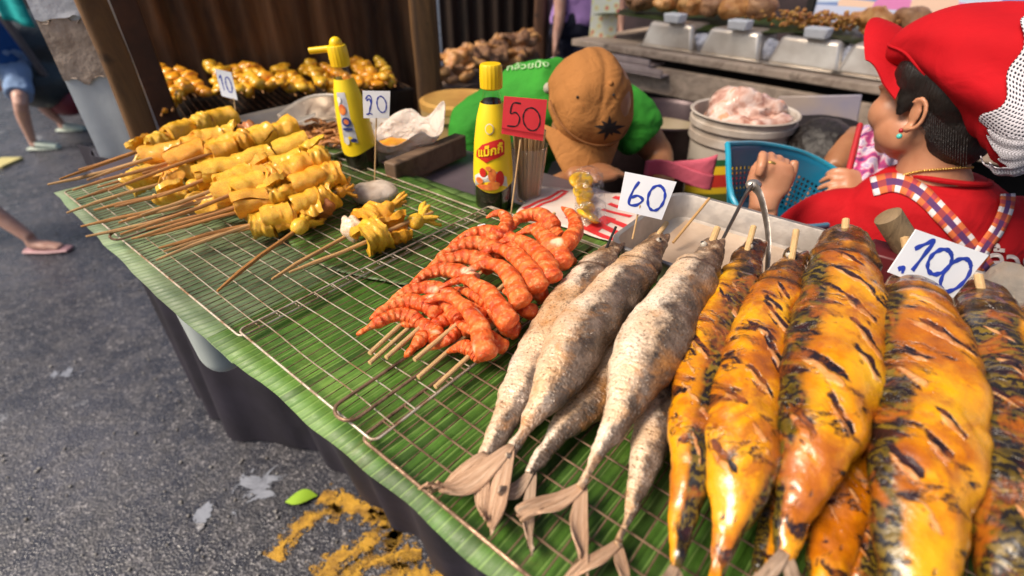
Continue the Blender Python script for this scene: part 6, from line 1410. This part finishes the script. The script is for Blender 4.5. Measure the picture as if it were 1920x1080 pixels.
# faint lettering on the back of the green shirt
gsb = bvh_of(gs); t = text_mesh('กล้วยปิ้ง', 26, .3); vals = [ray_hit(gsb, 990 + v.co.x * .9, 126 - v.co.y * .55 - v.co.x * .10, .004)[0] for v in t.vertices]
if all(v is not None for v in vals):
    for v, h in zip(t.vertices, vals): v.co = h
    setmat(t, simple('pale_green_print', (.42, .62, .34), None, 60, .7, 0)); put('lettering', t, gs)

# ---- person in black behind the basket
root = thing('person', 'person with bowed black haired head behind the blue basket, brown arm and floral apron', 'person', (1.0, 1.6, 0))
f3, up3, r3 = frame((-.25, -.55, -.80), (.1, -.6, .75)); c = aty(1530, 306, 1.36) - up3 * .03
mb = MB(); headparts(mb, c, f3, up3, r3); sh = aty(1600, 262, 1.50)
mb.loft([c - up3 * .05 - f3 * .02, c - up3 * .09 + V((.02, .05, 0)), sh + V((-.04, .08, -.04))], [.052, .055, .08], 18)
mb.loft([sh + V((-.06, .06, -.02)), sh + V((-.04, .10, -.16)), sh + V((0, .12, -.42))], [(.12, .09), (.13, .11), (.13, .12)], 20)
w2 = aty(1560, 318, 1.24); limb(mb, [sh + V((.02, -.02, -.03)), aty(1598, 272, 1.34), aty(1575, 300, 1.27), w2], [.058, .048, .036, .026]); hand(mb, w2, w2 + V((-.04, .02, -.03)), (.1, .3, .9), (-.9, -.3, -.1), (.2, -.6, -.5), (.4, .4, .4), .9)
for q in (-.1, .1): limb(mb, [sh + V((q, .12, -.42)), sh + V((q, -.05, -.46)), V((sh.x + q, sh.y - .02, .04))], [.09, .08, .05])
me = blob(mb, .006, 4); setmat(me, SK2); put('body', me, root)
mb = MB(); mb.loft([sh + V((-.06, .07, .0)), sh + V((-.05, .11, -.14)), sh + V((0, .13, -.44))], [(.14, .10), (.16, .125), (.16, .14)], 28)
me = blob(mb, .008, 5); disp(me, .01, 9, 1, 2); setmat(me, m_cloth('black_cotton', (.018, .014, .016))); put('shirt', me, root)
M33 = Matrix((r3, f3, up3)).transposed(); mb = MB(); mb.ell(c - f3 * .012 + up3 * .028, (.094, .112, .100), M33, 26, 18); mb.ell(c - f3 * .05 - up3 * .02, (.07, .06, .07), M33, 18, 12); me = blob(mb, .005, 4); disp(me, .004, 50, 2, 3); put('hair', setmat(me, M_HAIR), root)
n = N('floral_print'); fz = n.noise(24, n.co(), 3, .5, 1.5); M_FLO = n.out(n.ramp(fz, [(.34, (.10, .03, .16)), (.44, (.55, .06, .22)), (.52, (.70, .60, .66)), (.60, (.30, .20, .45)), (.68, (.75, .45, .50))]), .8, n.bump(fz, .003))
A, B, C_, D_ = aty(1618, 238, 1.16), aty(1690, 250, 1.15), aty(1680, 352, 1.06), aty(1592, 345, 1.06)
mb = MB(); mb.sheet(lambda u, v: A.lerp(B, u).lerp(D_.lerp(C_, u), v) + V((0, -.02 * math.sin(u * 3), .006 * math.sin(u * 20 + v * 4))), 30, 24, .003); mb.build('apron', M_FLO, root, sharp=0)
mb = MB(); mb.tube([A + V((-.008, 0, .005)), A.lerp(D_, .5) + V((-.008, 0, .0)), D_ + V((-.008, 0, 0))], .006, 8); mb.tube([A + V((-.008, 0, .005)), A.lerp(V(sh), .35) + V((0, 0, .01)), A.lerp(V(sh), .7) + V((0, 0, .01))], .005, 8); mb.build('apron_binding', simple('red_binding', (.50, .01, .02), None, 20, .7, 0), root)

# ---- passers-by
def walker(label, hip, feet, knees, skin, shoes, top, bottom, shorts=True, facing=0.0, arms=None, armr=.035, s=1.0, held=None):
    root = thing('person', label, 'person', (hip.x, hip.y, 0)); fx = V((math.sin(facing), math.cos(facing), 0)); rx = V((fx.y, -fx.x, 0))
    ch = hip + V((0, 0, .48 * s)); mb = MB(); rads = [.085, .072, .055, .052, .034]
    for q, (ft, kn) in enumerate(zip(feet, knees)):
        hp = hip + rx * (.09 if q else -.09) * s - V((0, 0, .02)); an = ft + V((0, 0, .085))
        limb(mb, [hp, hp.lerp(kn, .5), kn, kn.lerp(an, .4) - fx * .012, an], [x * s for x in rads]); mb.loft([an, ft + V((0, 0, .05)) - fx * .01, ft + V((0, 0, .035)) + fx * .06, ft + V((0, 0, .025)) + fx * .13], [(.032 * s, .036 * s), (.036 * s, .034 * s), (.042 * s, .026 * s), (.036 * s, .014 * s)], 14)
    mb.loft([hip - V((0, 0, .06)), hip + V((0, 0, .12)), hip + V((0, 0, .3)), ch, ch + V((0, 0, .08)), ch + V((0, 0, .16))], [(.10 * s, .15 * s), (.09 * s, .125 * s), (.10 * s, .15 * s), (.09 * s, .16 * s), (.05 * s, .06 * s), (.048, .05)], 22, up=rx)
    headparts(mb, ch + V((0, 0, .26 * s)), *frame(fx, (0, 0, 1)))
    arms = arms or [[ch - rx * .17 * s, ch - rx * .22 * s - V((0, 0, .28)), ch - rx * .20 * s - V((0, 0, .50)) + fx * .08], [ch + rx * .17 * s, ch + rx * .22 * s - V((0, 0, .28)), ch + rx * .20 * s - V((0, 0, .50)) - fx * .05]]
    for P in arms:
        limb(mb, P, [.048 * s, .038 * s, .026 * s]); d = (V(P[-1]) - V(P[-2])).normalized(); hand(mb, P[-1], V(P[-1]) + d * .05, fx, d, (-rx if P is arms[1] else rx), (.35, .4, .3), 1.0)
    me = blob(mb, .009, 4); setmat(me, skin); put('body', me, root)
    mb = MB(); mb.loft([hip - V((0, 0, .02)), hip + V((0, 0, .12)), hip + V((0, 0, .3)), ch - V((0, 0, .02)), ch + V((0, 0, .06)), ch + V((0, 0, .10))], [(.125 * s, .175 * s), (.115 * s, .16 * s), (.12 * s, .175 * s), (.11 * s, .185 * s), (.075 * s, .10 * s), (.055, .06)], 24, up=rx)
    for P in arms: limb(mb, [P[0], V(P[0]).lerp(V(P[1]), .3), V(P[0]).lerp(V(P[1]), .6)], [.068 * s, .062 * s, .056 * s])
    me = blob(mb, .011, 5); disp(me, .012, 9, 2, 2); setmat(me, top); put('shirt', me, root)
    mb = MB(); mb.loft([hip + V((0, 0, .06)), hip - V((0, 0, .06)), hip - V((0, 0, .12))], [(.12 * s, .165 * s), (.125 * s, .175 * s), (.10 * s, .15 * s)], 24, up=rx)
    for q, (ft, kn) in enumerate(zip(feet, knees)):
        hp = hip + rx * (.09 if q else -.09) * s - V((0, 0, .03)); e_ = kn if shorts else ft + V((0, 0, .06))
        if shorts: limb(mb, [hp, hp.lerp(kn, .45), hp.lerp(kn, .86)], [.11 * s, .105 * s, .098 * s])
        else: limb(mb, [hp, kn, e_], [.11 * s, .085 * s, .07 * s])
    me = blob(mb, .010, 4); disp(me, .012, 12, 6, 2); setmat(me, bottom); put('shorts' if shorts else 'trousers', me, root)
    for ft in feet:
        mb = MB(); mb.loft([ft - fx * .055 + V((0, 0, .012)), ft + V((0, 0, .012)), ft + fx * .08 + V((0, 0, .012)), ft + fx * .17 + V((0, 0, .012))], [(.034, .012), (.040, .012), (.048, .012), (.034, .010)], 18)
        if shoes[1]: mb.loft([ft + fx * .02 + V((0, 0, .045)), ft + fx * .08 + V((0, 0, .036)), ft + fx * .16 + V((0, 0, .024))], [(.042, .028), (.047, .024), (.036, .014)], 16)
        mb.build('shoe', shoes[0], root)
    mb = MB(); mb.ell(ch + V((0, 0, .30 * s)) - fx * .02, (.088, .10, .095), None, 18, 12); put('hair', setmat(mb.mesh('hair'), simple('brown_hair', (.06, .035, .02), None, 30, .5, 0)), root)
    return root
DEN = m_cloth('washed_denim', (.24, .36, .58), .7, 300); 
F1, F2 = at(70, 281, 0), at(122, 246, 0); hp = aty(8, 108, (F1.y + F2.y) / 2); hp = V((hp.x + .02, hp.y, hp.z))
k1_ = aty(38, 190, F1.y - .02); k2_ = aty(74, 190, F2.y - .12)
walker('person in a blue shirt, light denim shorts and pale shoes walking at the upper left', hp, [F1, F2], [k1_, k2_], SK3, (simple('pale_green_shoe', (.52, .62, .54), None, 9, .5, 0), True), m_cloth('blue_shirt', (.02, .10, .35)), DEN, True, facing=R(80), s=.86)
F3 = at(72, 472, .0); k3_ = V((F3.x - .26, F3.y + .02, .43)); hp3 = V((F3.x - .46, F3.y + .02, .80))
walker('person mostly outside the left edge, only a bare striding leg in a thin sandal showing', hp3, [V((F3.x - .75, F3.y + .1, 0)), F3], [V((F3.x - .62, F3.y + .05, .44)), k3_], SK3, (simple('pink_sandal', (.50, .28, .30), None, 9, .5, 0), False), m_cloth('grey_shirt', (.2, .2, .24)), m_cloth('dark_shorts', (.05, .05, .08)), True, facing=R(85), s=.9)
hpL = aty(1078, 38, 3.35); hpL.x += .02; W3 = aty(1043, 72, 3.22)
walker('passer-by in a lilac checked shirt and dark trousers beyond the counter end', hpL, [V((hpL.x - .06, 3.3, 0)), V((hpL.x + .10, 3.5, 0))], [V((hpL.x - .07, 3.30, .48)), V((hpL.x + .09, 3.42, .48))], SK3, (M_BLK, True), m_cloth('lilac_shirt', (.42, .26, .62), .8, 60), m_cloth('navy_trousers', (.02, .022, .045)), False, facing=R(180), s=.92,
       arms=[[hpL + V((.16, -.02, .46)), hpL + V((.22, .0, .2)), hpL + V((.24, -.05, -.02))], [hpL + V((-.14, -.02, .46)), aty(1050, 15, 3.25), W3]])
mb = MB(); p = W3 + V((.0, 0, -.17)); mb.ell(p, (.05, .03, .08), n=16, m=12); me = mb.mesh('carried_bag', M_CARD, sharp=0); disp(me, .02, 12, 1, 3); tag(put('carried_bag', me), 'small white plastic bag hanging from the lilac passer-by hand', 'bag')
